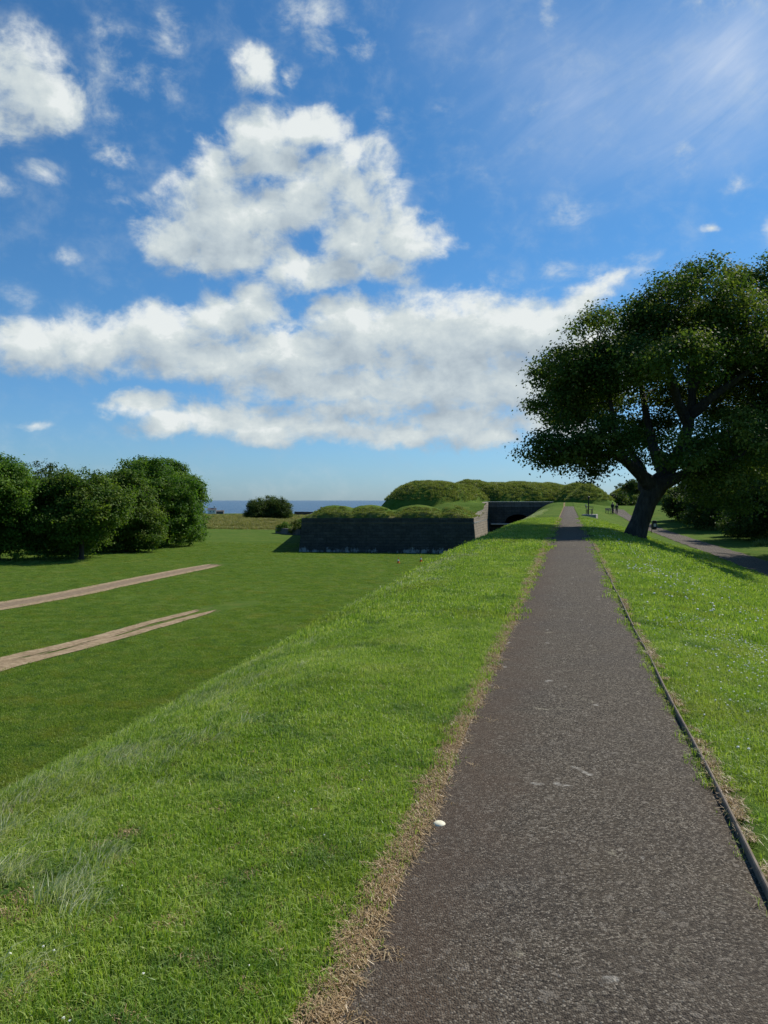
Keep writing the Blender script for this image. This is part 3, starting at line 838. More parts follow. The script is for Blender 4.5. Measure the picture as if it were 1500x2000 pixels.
def leaves_mesh(centers, n_each, sig, size, r, bias_up=.5, tone=None, crown_c=None):
    C_ = np.repeat(centers, n_each, 0); N = len(C_)
    k = np.repeat(np.arange(len(centers)), n_each)
    ct = r.random(len(centers)) if tone is None else tone
    P_ = C_ + r.normal(0, 1, (N, 3))*np.array(sig)
    # leaves sit mostly on the outside of each clump
    nrm = (P_-C_)/np.array(sig)*.5 + r.normal(0, .6, (N, 3)) + np.array([0, 0, bias_up])
    if crown_c is not None:
        o_ = P_-crown_c; nrm = nrm + .5*o_/(np.linalg.norm(o_, axis=1)[:, None]+1e-6)
    nrm /= np.linalg.norm(nrm, axis=1)[:, None]
    a_ = np.cross(nrm, r.normal(0, 1, (N, 3))); a_ /= np.linalg.norm(a_, axis=1)[:, None]
    b_ = np.cross(nrm, a_)
    sz = size*r.uniform(.6, 1.3, N)[:, None]
    q0 = P_ - a_*sz*.5; q2 = P_ + a_*sz*.5 - nrm*sz*.12
    q1 = P_ + b_*sz*.42 - nrm*sz*.10; q3 = P_ - b_*sz*.42 - nrm*sz*.10
    V_ = np.stack([q0, q1, q2, q3], 1).reshape(-1, 3)
    F_ = np.arange(N*4).reshape(N, 4)
    lv = np.clip(.30*r.random(N) + .7*ct[k], 0, 1)
    return V_, F_, np.repeat(lv, 4)

def ell_points(lobes, n, r, inner=.45):
    """lobes: (c(3), r(3)) -> random points in the shells"""
    vol = np.array([l[1][0]*l[1][1]*l[1][2] for l in lobes])**.75; pick = r.choice(len(lobes), n, p=vol/vol.sum())
    d = r.normal(0, 1, (n, 3)); d /= np.linalg.norm(d, axis=1)[:, None]
    rad = inner + (1-inner)*r.random(n)**.5
    c = np.array([lobes[i][0] for i in pick]); s = np.array([lobes[i][1] for i in pick])
    return c + d*s*rad[:, None]

def tree(name, label, cat, base, limbs, lobes, nattr, step, kill, nleaf, sig, size, leafm, seed, r0=.018, base_r=.3, group=None, thin=1.0, shell=.45):
    """limbs: list of polylines [(x,y,z,r)...] in world space; the first starts at the base, others start on a point of an earlier one"""
    r = np.random.default_rng(seed)
    base = Vector(base); root = empty(name, base); tag(root, label, cat, group)
    nodes, par, rm = [], [], []
    for li, pl in enumerate(limbs):
        rs = resample(pl, step)
        if li == 0: start = -1
        else:
            d = [np.linalg.norm(np.array(n)-rs[0][:3]) for n in nodes]; start = int(np.argmin(d)); rs = rs[1:]
        prev = start
        for q in rs:
            nodes.append(q[:3]); par.append(prev); rm.append(q[3]); prev = len(nodes)-1
    A = ell_points(lobes, nattr, r, shell)
    A = A[A[:, 2] > base.z+.5]
    N_, P_ = colonize(A, (nodes, par), step, kill, r=r)
    cnt = np.zeros(len(N_)); has = np.zeros(len(N_), bool)
    for i in range(len(N_)-1, -1, -1):
        if not has[i]: cnt[i] = max(cnt[i], 1)
        if P_[i] >= 0: cnt[P_[i]] += cnt[i]; has[P_[i]] = True
    rad = r0*cnt**(1/2.25)
    for i, q in enumerate(rm): rad[i] = max(min(rad[i], q*1.1), q)
    V_, F_ = branches_mesh(N_ - np.array(base), P_, rad)
    np_mesh('trunk', V_, F_, M_bark, root, smooth=True)
    Lc = A - np.array(base)
    if thin < 1: Lc = Lc[r.random(len(Lc)) < thin]
    V2_, F2_, lv = leaves_mesh(Lc, nleaf, sig, size, r, bias_up=.8)
    np_mesh('crown', V2_, F2_, leafm, root, attrs={'lv': lv})
    return root

# --- the big leaning sycamore, 44 m away
TY = 44.0
tb = hit(1238, 1053)
TY = tb.y
def tp(px, py, dy=0.0, r=None):
    p = at(px, py, TY+dy)
    return (p.x, p.y, p.z) if r is None else (p.x, p.y, p.z, r)
z0 = tb.z
limbs = [
 [(tb.x, tb.y, z0-.35, .74), (tb.x+.08, tb.y, z0+.25, .54), tp(1250, 1020, 0, .46), tp(1264, 980, 0, .47), tp(1283, 950, 0, .52), tp(1300, 925, 0, .38), tp(1330, 880, .2, .32), tp(1345, 830, .3, .28), tp(1352, 780, .3, .20), tp(1350, 720, .5, .18)],
 [tp(1278, 955, 0, .5), tp(1252, 928, -.3, .30), tp(1222, 900, -.8, .22), tp(1190, 885, -1.5, .15), tp(1140, 890, -2.2, .10), tp(1085, 880, -3, .05)],
 [tp(1222, 900, -.8, .2), tp(1205, 860, -.6, .14), tp(1195, 800, 0, .10), tp(1185, 740, .5, .06)],
 [tp(1300, 925, 0, .4), tp(1275, 870, 1.5, .24), tp(1262, 810, 2.5, .18), tp(1250, 740, 3, .12)],
 [tp(1345, 830, .3, .3), tp(1322, 780, -.6, .22), tp(1312, 740, -1.2, .17), tp(1290, 690, -1.6, .10)],
 [tp(1345, 815, .3, .3), tp(1385, 780, -.5, .22), tp(1420, 755, -1.2, .16), tp(1470, 720, -2, .10)],
 [tp(1350, 760, .3, .25), tp(1385, 720, 1.2, .15), tp(1400, 660, 1.8, .08)],
 [tp(1330, 880, .2, .35), tp(1390, 860, 1.5, .2), tp(1450, 830, 2.5, .15), tp(1510, 790, 3, .08)],
 [tp(1283, 950, 0, .4), tp(1340, 925, -1.5, .2), tp(1400, 905, -3, .12), tp(1450, 890, -4, .06)],
 [tp(1262, 960, 0, .4), tp(1255, 915, 2, .18), tp(1210, 850, 3.5, .12), tp(1160, 800, 4.5, .08)],
]
m_ = TY/1500
def lobe(px, py, dy, rx, ry=None, rd=None):
    ry = ry or rx; rd = rd or rx
    return (tp(px, py, dy), (rx*m_, rd*m_, ry*m_))
LOBES = [lobe(1345, 600, 0, 95, 78, 150), lobe(1430, 640, -2, 80, 75, 120), lobe(1270, 640, 1, 70, 62, 110), lobe(1178, 655, 0, 62, 66, 90), lobe(1110, 720, 0, 66, 55, 90),
         lobe(1215, 720, -1, 72, 52, 120), lobe(1095, 800, .5, 58, 40, 80), lobe(1180, 790, 3, 62, 55, 80), lobe(1115, 868, -1.5, 78, 34, 80), lobe(1190, 855, -3, 62, 42, 60), lobe(1070, 885, -1.5, 46, 24, 50),
         lobe(1275, 830, 4, 50, 50, 60), lobe(1400, 700, 3, 85, 62, 90), lobe(1480, 700, 0, 70, 85, 130), lobe(1560, 720, 0, 90, 110, 130), lobe(1335, 700, -5, 75, 40, 60),
         lobe(1430, 860, -3, 80, 55, 80), lobe(1330, 880, -4.5, 55, 34, 45), lobe(1500, 850, 0, 80, 80, 110), lobe(1150, 905, -.5, 46, 24, 60), lobe(1385, 920, -2.5, 60, 26, 60), lobe(1470, 560, 3, 70, 60, 90), lobe(1130, 800, 9, 55, 55, 80), lobe(1190, 720, 11, 60, 55, 90), lobe(1280, 660, 10, 70, 60, 90), lobe(1165, 770, 14, 50, 45, 80), lobe(1300, 775, 5, 55, 32, 50), lobe(1240, 870, 3, 50, 40, 50), lobe(1410, 790, 4, 60, 45, 60), lobe(1440, 960, -1, 90, 40, 60), lobe(1360, 760, 6, 50, 50, 40), lobe(1095, 780, 6, 40, 40, 60)]
tree('sycamore_tree', 'huge dark sycamore with a leaning bare trunk on the grass right of the tarmac path', 'tree', (tb.x, tb.y, z0), limbs, LOBES, 1500, .45, .62,
     150, (.38, .38, .22), .135, M_leaf_syc, 11, r0=.014, shell=.3, thin=1.0)

# --- second tree half out of frame behind it, and dark trees along the right edge
def simple_tree(name, label, px, py, H, W, seed, leafm, nattr=380, nleaf=70, size=.2, lowz=.22, skirt=False, group=None, cat='tree', trunk_r=.3, dxy=None, squash=1.0, step=.5, sig=None, lean=0.0):
    b = hit(px, py) if dxy is None else Vector((dxy[0], dxy[1], float(T(dxy[0], dxy[1]))))
    r = np.random.default_rng(seed)
    lob = []
    nl = 9
    for k in range(nl):
        th = 2*math.pi*k/nl + r.uniform(-.3, .3); rr = W*.5*r.uniform(.45, .62)
        zc = H*r.uniform(lowz+.18, .72)
        s_ = W*r.uniform(.22, .30)
        lob.append(((b.x+math.cos(th)*rr, b.y+math.sin(th)*rr, b.z+zc), (s_, s_, H*r.uniform(.18, .26))))
    lob.append(((b.x, b.y, b.z+H*.80), (W*.28, W*.28, H*.20))); lob.append(((b.x, b.y, b.z+H*.5), (W*.38, W*.38, H*.3)))
    lob.append(((b.x+lean, b.y, b.z+H*.66), (W*.4, W*.4, H*.22)))
    if skirt:
        for k in range(10):
            th = 2*math.pi*k/10; lob.append(((b.x+math.cos(th)*W*.34, b.y+math.sin(th)*W*.34, b.z+H*r.uniform(.16, .24)), (W*.2, W*.2, H*.2)))
    tr_ = [(b.x, b.y, b.z-.2, trunk_r*1.35), (b.x+.05, b.y, b.z+.4, trunk_r), (b.x+.1, b.y+.05, b.z+H*.28, trunk_r*.8), (b.x+.1, b.y, b.z+H*.5, trunk_r*.55), (b.x, b.y+.1, b.z+H*.72, trunk_r*.25)]
    lim = [tr_]
    for k in range(5):
        th = 2*math.pi*k/5+r.uniform(-.4, .4)
        lim.append([(b.x+.1, b.y+.05, b.z+H*(.22+.05*k), trunk_r*.6), (b.x+math.cos(th)*W*.18, b.y+math.sin(th)*W*.18, b.z+H*(.34+.05*k), trunk_r*.35), (b.x+math.cos(th)*W*.33, b.y+math.sin(th)*W*.33, b.z+H*(.42+.06*k), trunk_r*.15)])
    return tree(name, label, cat, b, lim, lob, nattr, step, step*1.3, nleaf, sig or (.42, .42, .28), size, leafm, seed, r0=.02, group=group, shell=.3)

simple_tree('sycamore_tree', 'tall dark tree cut by the right edge of the view behind the huge leaning sycamore', 0, 0, 17.5, 16.5, 21, M_leaf_syc, 800, 85, .20, dxy=(31.5, 50.0), trunk_r=.45, lowz=.1)
simple_tree('hedgerow_tree', 'broad dark tree beyond the lower path between the litter bin and the right edge', 0, 0, 12.0, 14, 22, M_leaf_dark, 800, 90, .25, dxy=(43.2, 92.0), lowz=-.12, skirt=True)
simple_tree('hedgerow_tree', 'dark bushy tree at the right edge overhanging the lower path verge', 0, 0, 11.0, 12, 23, M_leaf_dark, 800, 90, .22, dxy=(37.6, 70.0), lowz=-.12, skirt=True)
def bush(name, label, x, y, H, W, seed, leafm, n=60, nleaf=60, size=.14, group=None, z=None, cat='bush', D=None):
    r = np.random.default_rng(seed); z = float(T(x, y)) if z is None else z
    root = empty(name, (x, y, z)); tag(root, label, cat, group)
    lob = [((0, 0, H*.45), (W*.42, (D or W)*.42, H*.5))] + [((r.uniform(-.33, .33)*W, r.uniform(-.33, .33)*(D or W), H*r.uniform(.3, .62)), (W*.25, (D or W)*.25, H*.36)) for _ in range(5)]
    A = ell_points(lob, n, r, .3); A = A[A[:, 2] > .05]
    stems = [(0, 0, -.1)]; par = [-1]
    N_, P_ = colonize(A, ([np.array(s) for s in stems], par), .3, .35, r=r, iters=60)
    cnt = np.zeros(len(N_))
    for i in range(len(N_)-1, -1, -1):
        cnt[i] = max(cnt[i], 1)
        if P_[i] >= 0: cnt[P_[i]] += cnt[i]
    V_, F_ = branches_mesh(N_, P_, .008*cnt**.45, nmin=4)
    np_mesh('stems', V_, F_, M_bark, root)
    V_, F_, lv = leaves_mesh(A, nleaf, (.24, .24, .2), size, r)
    np_mesh('foliage', V_, F_, leafm, root, attrs={'lv': lv})
    return root
bush('bush', 'leafy bush painted sunlit yellow-green behind the trunk of the leaning sycamore', 44.2, 104, 9.5, 9.0, 31, M_leaf_yel, 520, 90, .24)
bush('bush', 'dark rounded bush just right of the leaning trunk beyond the bin', 42.2, 108, 5.0, 6.0, 32, M_leaf_dark, 220, 80, .22)
bush('bush', 'dark low bush under the right edge trees beside the path verge', 36.2, 77, 3.3, 6.0, 33, M_leaf_dark, 180, 70, .18)

# --- trees on the left lawn
G1 = 'trees along the left side of the lawn'
def dxy_at(px, Y): p = at(px, 1000, Y); return (p.x, p.y)
LT = [('tallest leafy tree cut by the left edge of the view', -6, 88, 12.5, 11.0, 41, M_leaf_green, .10),
      ('dark broad tree with a low crown right of the tree at the left edge', 158, 91.5, 11.0, 12.0, 42, M_leaf_mid, .08),
      ('tree with a short visible trunk in front of the biggest rounded crown', 246, 106, 11.5, 10.0, 43, M_leaf_mid, .10),
      ('biggest rounded green tree of the row beside the lawn', 284, 120, 14.4, 16.5, 44, M_leaf_green, .06),
      ('farthest green tree at the right end of the row facing the sea', 332, 134, 14.2, 12.0, 45, M_leaf_green, .06)]
for (lab, px, Y, H, W, sd, lm, lz) in LT:
    simple_tree('lawn_tree', lab, 0, 0, H, W, sd, lm, 800 if sd < 44 else 1300, 100, .26 if sd < 44 else .30, dxy=dxy_at(px, Y), lowz=lz-.08, trunk_r=.3, sig=(.5, .5, .3), skirt=sd > 43)
simple_tree('lawn_tree', 'dark tree added to shade the gap behind the two leftmost lawn trees', 0, 0, 12.5, 12, 46, M_leaf_dark, 600, 80, .26, dxy=dxy_at(85, 112), lowz=-.05, skirt=True)  # added backing tree, fills the bright gap under the crowns with dark
simple_tree('lawn_tree', 'dark low tree added to shade the gap between the short-trunked tree and the broad dark tree', 0, 0, 11.0, 13, 47, M_leaf_dark, 600, 80, .26, dxy=dxy_at(195, 126), lowz=-.05, skirt=True)  # also added, so the gap below the crowns looks shaded
# distant clump near the sea
for k, (px, Y, H, W, lab) in enumerate([(502, 246, 6.6, 7.5, 'left tree of the distant round clump by the sea'), (525, 250, 7.4, 8.5, 'middle brownish tree of the distant clump by the sea'), (549, 246, 6.8, 8.0, 'right tree of the distant round clump by the sea')]):
    simple_tree('coastal_tree', lab, 0, 0, H, W, 50+k, [M_leaf_dark, M_leaf_syc, M_leaf_dark][k], 300, 70, .30, dxy=dxy_at(px, Y), lowz=-.05, trunk_r=.2, step=.6, sig=(.5, .5, .35), skirt=True)
for k, (x, y, H, W, lab) in enumerate([(-18.6, 163.6, 2.2, 4.2, 'green bush on the low stone wall touching the bastion'), (-22.2, 168.5, 1.6, 4.0, 'low green bush at the left end of the low stone wall'), (-17.5, 168, 2.4, 4.0, 'taller bush behind the low stone wall beside the bastion')]):
    bush('bush', lab, x, y, H+1.2, W, 60+k, M_leaf_green if k else M_leaf_dark, 70, 60, .2)
# scrub on the right-hand mounds
for k, (x, y, H, W, lab) in enumerate([(47.2, 152, 3.2, 7, 'dark scrub on the mound between the path and the leaning trunk'), (52, 158, 2.6, 7, 'dark scrub on the crest of the mound just left of the leaning trunk'), (44, 165, 4, 6, 'dark scrub in the dip between the two right mounds')]):
    zz = max(float(E(x, y)), float(T(x, y))) - .3
    bush('scrub', lab, x, y, H, W, 70+k, M_leaf_dark, 110, 60, .26, z=zz)

# ------------------------------------------------------------------ grass, straw, clover
def blade_mat(name, cols, trans=.3, patch=.12):
    m, g, p, o = mat_new(name)
    a_ = g.n('ShaderNodeAttribute', attribute_name='bv').outputs['Fac']
    oi = g.n('ShaderNodeObjectInfo')
    P = g.n('ShaderNodeNewGeometry').outputs['Position']
    v = g.m('ADD', g.m('MULTIPLY', a_, .55), g.m('MULTIPLY', oi.outputs['Random'], .15))
    if patch:
        n = g.noise(P, .9, 3, .5).outputs['Fac']; n2 = g.noise(P, 4.5, 3, .6).outputs['Fac']
        v = g.m('ADD', v, g.m('ADD', g.m('MULTIPLY', g.m('SUBTRACT', n, .35), .6), g.m('MULTIPLY', g.m('SUBTRACT', n2, .4), .5)))
    c = g.ramp(v, [(i/(len(cols)-1), c_) for i, c_ in enumerate(cols)])
    if patch:
        hp = g.noise(P, .55, 4, .6).outputs['Fac']; hq = g.noise(g.vm('ADD', P, (31, 7, 0)), 1.7, 4, .65).outputs['Fac']
        c = g.mix(g.mr(hp, .52, .66, 0, patch), c, (.225, .245, .040)); c = g.mix(g.mr(hq, .53, .66, 0, patch), c, (.070, .150, .048))
    g.L(c, p.inputs['Base Color']); p.inputs['Roughness'].default_value = .45; p.inputs['Specular IOR Level'].default_value = .3
    tr = g.n('ShaderNodeBsdfTranslucent'); g.L(g.mix(1.0, c, (1.4, 1.5, .6), 'MULTIPLY'), tr.inputs[0])
    ms = g.n('ShaderNodeMixShader'); ms.inputs[0].default_value = trans; g.L(p.outputs[0], ms.inputs[1]); g.L(tr.outputs[0], ms.inputs[2])
    g.L(ms.outputs[0], o.inputs[0])
    return m
M_bl = blade_mat('grass_blades', [(.072, .140, .015), (.150, .252, .026), (.245, .345, .044), (.37, .44, .11), (.64, .63, .36)], .36, .5)
M_lawnb = blade_mat('lawn_blades', [(.058, .115, .013), (.112, .200, .022), (.180, .265, .036), (.27, .33, .08), (.48, .46, .24)], .36, .6)
M_long = blade_mat('seeding_grass', [(.12, .19, .04), (.22, .29, .10), (.38, .41, .22), (.54, .53, .35), (.68, .64, .46)], .4)
M_straw = blade_mat('straw', [(.22, .13, .055), (.38, .26, .13), (.52, .39, .21), (.62, .52, .33)], .15, False)
M_rough = blade_mat('rough_grass', [(.060, .085, .018), (.12, .145, .035), (.24, .23, .08), (.40, .34, .15), (.52, .43, .23)], .3)
M_moundg = blade_mat('mound_grass', [(.055, .085, .016), (.10, .145, .024), (.17, .20, .045), (.26, .26, .09), (.38, .33, .17)], .35)

def clump(name, nb, rad, h0, h1, w, mat, lean=.35, seed=0, flat=0.0, seg=2, droop=.3, wind=(0, 0)):
    r = np.random.default_rng(seed)
    V_, F_, B_ = [], [], []
    for i in range(nb):
        th = r.uniform(0, 2*math.pi); rr = rad*math.sqrt(r.random()); x, y = rr*math.cos(th), rr*math.sin(th)
        h = r.uniform(h0, h1); fa = r.uniform(0, 2*math.pi)
        ln = abs(r.normal(0, lean)); dx, dy = math.cos(fa)*ln + wind[0], math.sin(fa)*ln + wind[1]
        wa = fa + math.pi/2 + r.normal(0, .5); wx, wy = math.cos(wa), math.sin(wa)
        ww = w*r.uniform(.7, 1.3); b = len(V_); bv = r.random()
        if flat:
            z = [0.006+r.uniform(0, flat)*.3, .010+r.uniform(0, flat), 0.004+r.uniform(0, flat)]
            px_ = [0, math.cos(fa)*h*.5 + r.normal(0, h*.08), math.cos(fa)*h]; py_ = [0, math.sin(fa)*h*.5 + r.normal(0, h*.08), math.sin(fa)*h]
            for k in range(3):
                for sgn in (-1, 1): V_.append((x+px_[k]-math.sin(fa)*ww*.5*sgn, y+py_[k]+math.cos(fa)*ww*.5*sgn, z[k]))
            F_ += [(b, b+1, b+3, b+2), (b+2, b+3, b+5, b+4)]; B_ += [bv]*6; continue
        V_ += [(x-wx*ww/2, y-wy*ww/2, -.01), (x+wx*ww/2, y+wy*ww/2, -.01)]
        m1 = (x+dx*h*.35, y+dy*h*.35, h*.62)
        V_ += [(m1[0]+wx*ww*.42, m1[1]+wy*ww*.42, m1[2]), (m1[0]-wx*ww*.42, m1[1]-wy*ww*.42, m1[2])]
        k_ = 1+droop*r.random()
        t_ = (x+dx*h*k_, y+dy*h*k_, h*(1-.35*min(1, ln)))
        V_ += [(t_[0]+wx*ww*.08, t_[1]+wy*ww*.08, t_[2]), (t_[0]-wx*ww*.08, t_[1]-wy*ww*.08, t_[2])]
        F_ += [(b, b+1, b+2, b+3), (b+3, b+2, b+4, b+5)]; B_ += [bv]*6
    me = bpy.data.meshes.new(name)
    me.from_pydata(V_, [], F_); me.update()
    at_ = me.attributes.new('bv', 'FLOAT', 'POINT'); at_.data.foreach_set('value', np.array(B_, dtype=np.float32))
    me.materials.append(mat)
    return bpy.data.objects.new(name, me)

def scatter(name, label, cat, variants, P_, scl, kind='stuff', tilt=0.08, seed=1, turn=math.pi):
    """one 'stuff' object: clump meshes set out on points by geometry nodes"""
    r = np.random.default_rng(seed); n = len(P_)
    me = bpy.data.meshes.new(name); me.vertices.add(n); me.vertices.foreach_set('co', P_.astype(np.float32).ravel())
    rot = np.stack([r.normal(0, tilt, n), r.normal(0, tilt, n), r.uniform(-turn, turn, n)], -1).astype(np.float32)
    a_ = me.attributes.new('rot', 'FLOAT_VECTOR', 'POINT'); a_.data.foreach_set('vector', rot.ravel())
    a_ = me.attributes.new('scl', 'FLOAT', 'POINT'); a_.data.foreach_set('value', np.asarray(scl, np.float32))
    a_ = me.attributes.new('vid', 'INT', 'POINT'); a_.data.foreach_set('value', r.integers(0, len(variants), n).astype(np.int32))
    me.update()
    o = link(bpy.data.objects.new(name, me)); tag(o, label, cat, kind=kind)
    coll = bpy.data.collections.new(name + "_clumps")
    for v in variants: coll.objects.link(v)
    nt = bpy.data.node_groups.new(name + "_scatter", 'GeometryNodeTree')
    nt.interface.new_socket("Geometry", in_out='INPUT', socket_type='NodeSocketGeometry')
    nt.interface.new_socket("Geometry", in_out='OUTPUT', socket_type='NodeSocketGeometry')
    N = nt.nodes; gi_ = N.new('NodeGroupInput'); go_ = N.new('NodeGroupOutput')
    ci = N.new('GeometryNodeCollectionInfo'); ci.inputs[0].default_value = coll; ci.inputs[1].default_value = True; ci.inputs[2].default_value = True
    ip = N.new('GeometryNodeInstanceOnPoints')
    def na(nm, tp_):
        q = N.new('GeometryNodeInputNamedAttribute'); q.data_type = tp_; q.inputs[0].default_value = nm
        return q.outputs[0]
    nt.links.new(gi_.outputs[0], ip.inputs['Points']); nt.links.new(ci.outputs[0], ip.inputs['Instance'])
    ip.inputs['Pick Instance'].default_value = True
    nt.links.new(na('vid', 'INT'), ip.inputs['Instance Index'])
    er = N.new('FunctionNodeEulerToRotation'); nt.links.new(na('rot', 'FLOAT_VECTOR'), er.inputs[0]); nt.links.new(er.outputs[0], ip.inputs['Rotation'])
    nt.links.new(na('scl', 'FLOAT'), ip.inputs['Scale'])
    nt.links.new(ip.outputs[0], go_.inputs[0])
    md = o.modifiers.new('scatter', 'NODES'); md.node_group = nt
    return o

def vis(P_, mx=.06, my=.06):
    x = P_[:, 0]/P_[:, 1]; y = (P_[:, 2]-EYE)/P_[:, 1]
    return (P_[:, 1] > .6) & (np.abs(x) < .5+mx*3) & (y > -.70-my) & (y < .2)
def pts_st(n, s0, s1, t0, t1, seed, dist=None, keep=None, zfun=None, lift=0.0):
    r = np.random.default_rng(seed)
    s = r.uniform(s0, s1, n); t = r.uniform(t0, t1, n)
    x, y = s*SX+t*SY, s*SY-t*SX
    z = (zfun or T)(x, y) + lift
    P_ = np.stack([x, y, z], -1); k = vis(P_)
    d = np.hypot(x, y)
    if dist: k &= (d >= dist[0]) & (d < dist[1])
    if keep is not None: k &= keep(x, y, s, t, r)
    return P_[k]
def edgewob(s): return .025*np.sin(s*2.1)+.02*np.sin(s*5.3+1)+.012*np.sin(s*11.7)
def notpath(x, y, s, t, r): return ((t < -.750+edgewob(s)) | (t > .825+.3*edgewob(s+3)))
def bare(x, y, s, t, r): return notpath(x, y, s, t, r) & (r.random(len(x)) > .85*(a_dry(x, y, s, t) > .28))
fine = [clump('turf_clump', 120, .13, .016, .044, .0034, M_bl, .6, k) for k in range(6)]
mid = [clump('turf_clump_wide', 120, .26, .025, .055, .008, M_bl, .55, 10+k) for k in range(5)]
farc = [clump('turf_clump_far', 100, .6, .035, .075, .024, M_bl, .55, 20+k) for k in range(4)]
Pn = np.concatenate([pts_st(12000, .3, 6, -5.5, -.76, 1, (0, 4.6), bare), pts_st(2400, .3, 6, .84, 4, 2, (0, 5), bare)])
Pm0 = np.concatenate([pts_st(15000, 3.5, 11, -6, -.76, 3, (4.6, 10), bare), pts_st(12000, 3.5, 11, .82, 6, 4, (4.6, 10), bare)])
Pm = np.concatenate([pts_st(9000, 8, 24, -6.5, -.8, 5, (10, 22), notpath), pts_st(14000, 8, 24, .84, 14, 6, (10, 22), notpath)])
Pf = np.concatenate([pts_st(9000, 20, 62, -7, -.9, 7, (22, 60), notpath), pts_st(22000, 20, 62, .95, 34, 8, (22, 60), lambda x, y, s, t, r: notpath(x, y, s, t, r) & ~((t > 9) & (t < 14.2)))])
def sc(P_, a_, b_, seed=0): return np.random.default_rng(seed).uniform(a_, b_, len(P_))
scatter('grass', 'short mown green grass beside the near part of the tarmac path', 'grass', fine, Pn, sc(Pn, .8, 1.3))
scatter('grass', 'short mown green grass a few steps ahead on both sides of the path', 'grass', fine, Pm0, sc(Pm0, .9, 1.5), seed=2)
scatter('grass', 'mown grass on the bank top in the middle distance', 'grass', mid, Pm, sc(Pm, .8, 1.3), seed=3)
scatter('grass', 'mown grass on the bank around the foot of the leaning sycamore', 'grass', farc, Pf, sc(Pf, .6, 1.0), seed=4)
def seg_d(x, y, pl):
    d = np.full(len(x), 1e9)
    for (a0, a1), (b0, b1) in zip(pl[:-1], pl[1:]):
        vx, vy = b0-a0, b1-a1; k_ = np.clip(((x-a0)*vx+(y-a1)*vy)/(vx*vx+vy*vy), 0, 1)
        d = np.minimum(d, np.hypot(x-a0-k_*vx, y-a1-k_*vy))
    return d
rl = np.random.default_rng(17); yl = 12+ 120*rl.random(60000)**1.5; xq = yl*rl.uniform(-.56, .1, 60000); sl_, tl_ = st_of(xq, yl)
kl = (tl_ < -10) & (seg_d(xq, yl, tr1) > 1.55) & (seg_d(xq, yl, tr2) > 1.2) & ~((yl > 111) & (xq > -14))
Pw = np.stack([xq, yl, T(xq, yl)], -1)[kl]; Pw = Pw[:22000]
lawnc = [clump('lawn_clump', 100, .6, .03, .065, .022, M_lawnb, .55, 120+k) for k in range(4)]
scatter('grass', 'wide flat mown lawn below the bank on the left', 'grass', lawnc, Pw, sc(Pw, .5, 1.0), seed=14)
# long seeding grass along the brow of the bank
longc = [clump('seed_clump', 42, .15, .09, .22, .0065, M_long, .35, 30+k, wind=(.42, .25)) for k in range(5)]
longf = [clump('seed_clump_far', 60, .35, .12, .24, .018, M_long, .35, 40+k, wind=(.42, .25)) for k in range(4)]
def brow(x, y, s, t, r):
    c = -3.85 + .25*np.sin(s*.35); w = np.where(s < 7, .75, .65)
    return r.random(len(x)) < np.exp(-((t-c)/w)**2)*(.25+.75*(wob(x, y, 1.3, 6) > -.25))
def tufts(x, y, s, t, r):
    k = np.zeros(len(x), bool)
    for (px, py, rr, q) in [(190, 1690, .14, .6), (120, 1640, .15, .35), (330, 1470, .4, .3), (30, 1720, .14, .5), (150, 1760, .15, .6), (40, 1930, .15, .25)]:
        h = hit(px, py); k |= (np.hypot(x-h.x, y-h.y) < rr) & (r.random(len(x)) < q)
    return k
Pl = np.concatenate([pts_st(15000, 0, 16, -6, -2.2, 50, (0, 16), brow), pts_st(6000, .3, 6, -4.5, -1.0, 51, (0, 7), tufts)])
Pl2 = pts_st(34000, 12, 110, -6, -2.4, 52, (14, 110), brow)
scatter('long_grass', 'long pale seeding grass along the brow of the bank on the left', 'grass', longc, Pl, sc(Pl, .30, .62), tilt=.15, seed=5, turn=1.0)
scatter('long_grass', 'pale seeding grass on the distant brow of the bank', 'grass', longf, Pl2, sc(Pl2, .35, .62), tilt=.15, seed=6, turn=1.0)
# straw along the edges of the tarmac
straw = [clump('straw_clump', 60, .04, .02, .065, .0020, M_straw, .4, 60+k, flat=.022) for k in range(5)]
def strip(x, y, s, t, r): return np.abs(t + .722 - edgewob(s)*.6) < .055*np.sqrt(r.random(len(x)))*1.1
def strip2(x, y, s, t, r): return (np.abs(t - .83) < .02) & (r.random(len(x)) < .10 + .3*(np.sin(s*1.7) > .6))
def strew(x, y, s, t, r): return (t > -.68) & (t < -.5) & (r.random(len(x)) < .05*np.exp(-(t+.68)/.06))
Ps = np.concatenate([pts_st(9000, .5, 14, -.9, -.6, 70, (0, 14), strip, lift=.004), pts_st(5000, .5, 26, .78, .9, 71, (0, 26), strip2, lift=.02), pts_st(9000, .5, 10, -.7, -.3, 72, (0, 9), strew, lift=.006)])
Ps = np.concatenate([Ps, pts_st(1400, .5, 9, -4, -.8, 74, (0, 9), bare)])
Ps = np.concatenate([Ps, pts_st(26000, .5, 12, -5, -1.2, 75, (0, 13), lambda x, y, s, t, r: (a_dry(x, y, s, t) > .22) & (r.random(len(x)) < a_dry(x, y, s, t)*1.2))])
Ps2 = pts_st(6000, 12, 60, -.9, -.6, 73, (14, 60), strip, lift=.004)
scatter('straw', 'dry brown cut grass along the left edge of the tarmac', 'dry grass', straw, Ps, sc(Ps, .6, 1.15), seed=7, tilt=.1)
scatter('straw', 'strip of dry grass along the far left edge of the tarmac', 'dry grass', straw, Ps2, sc(Ps2, 1.2, 1.8), seed=8, tilt=.1)
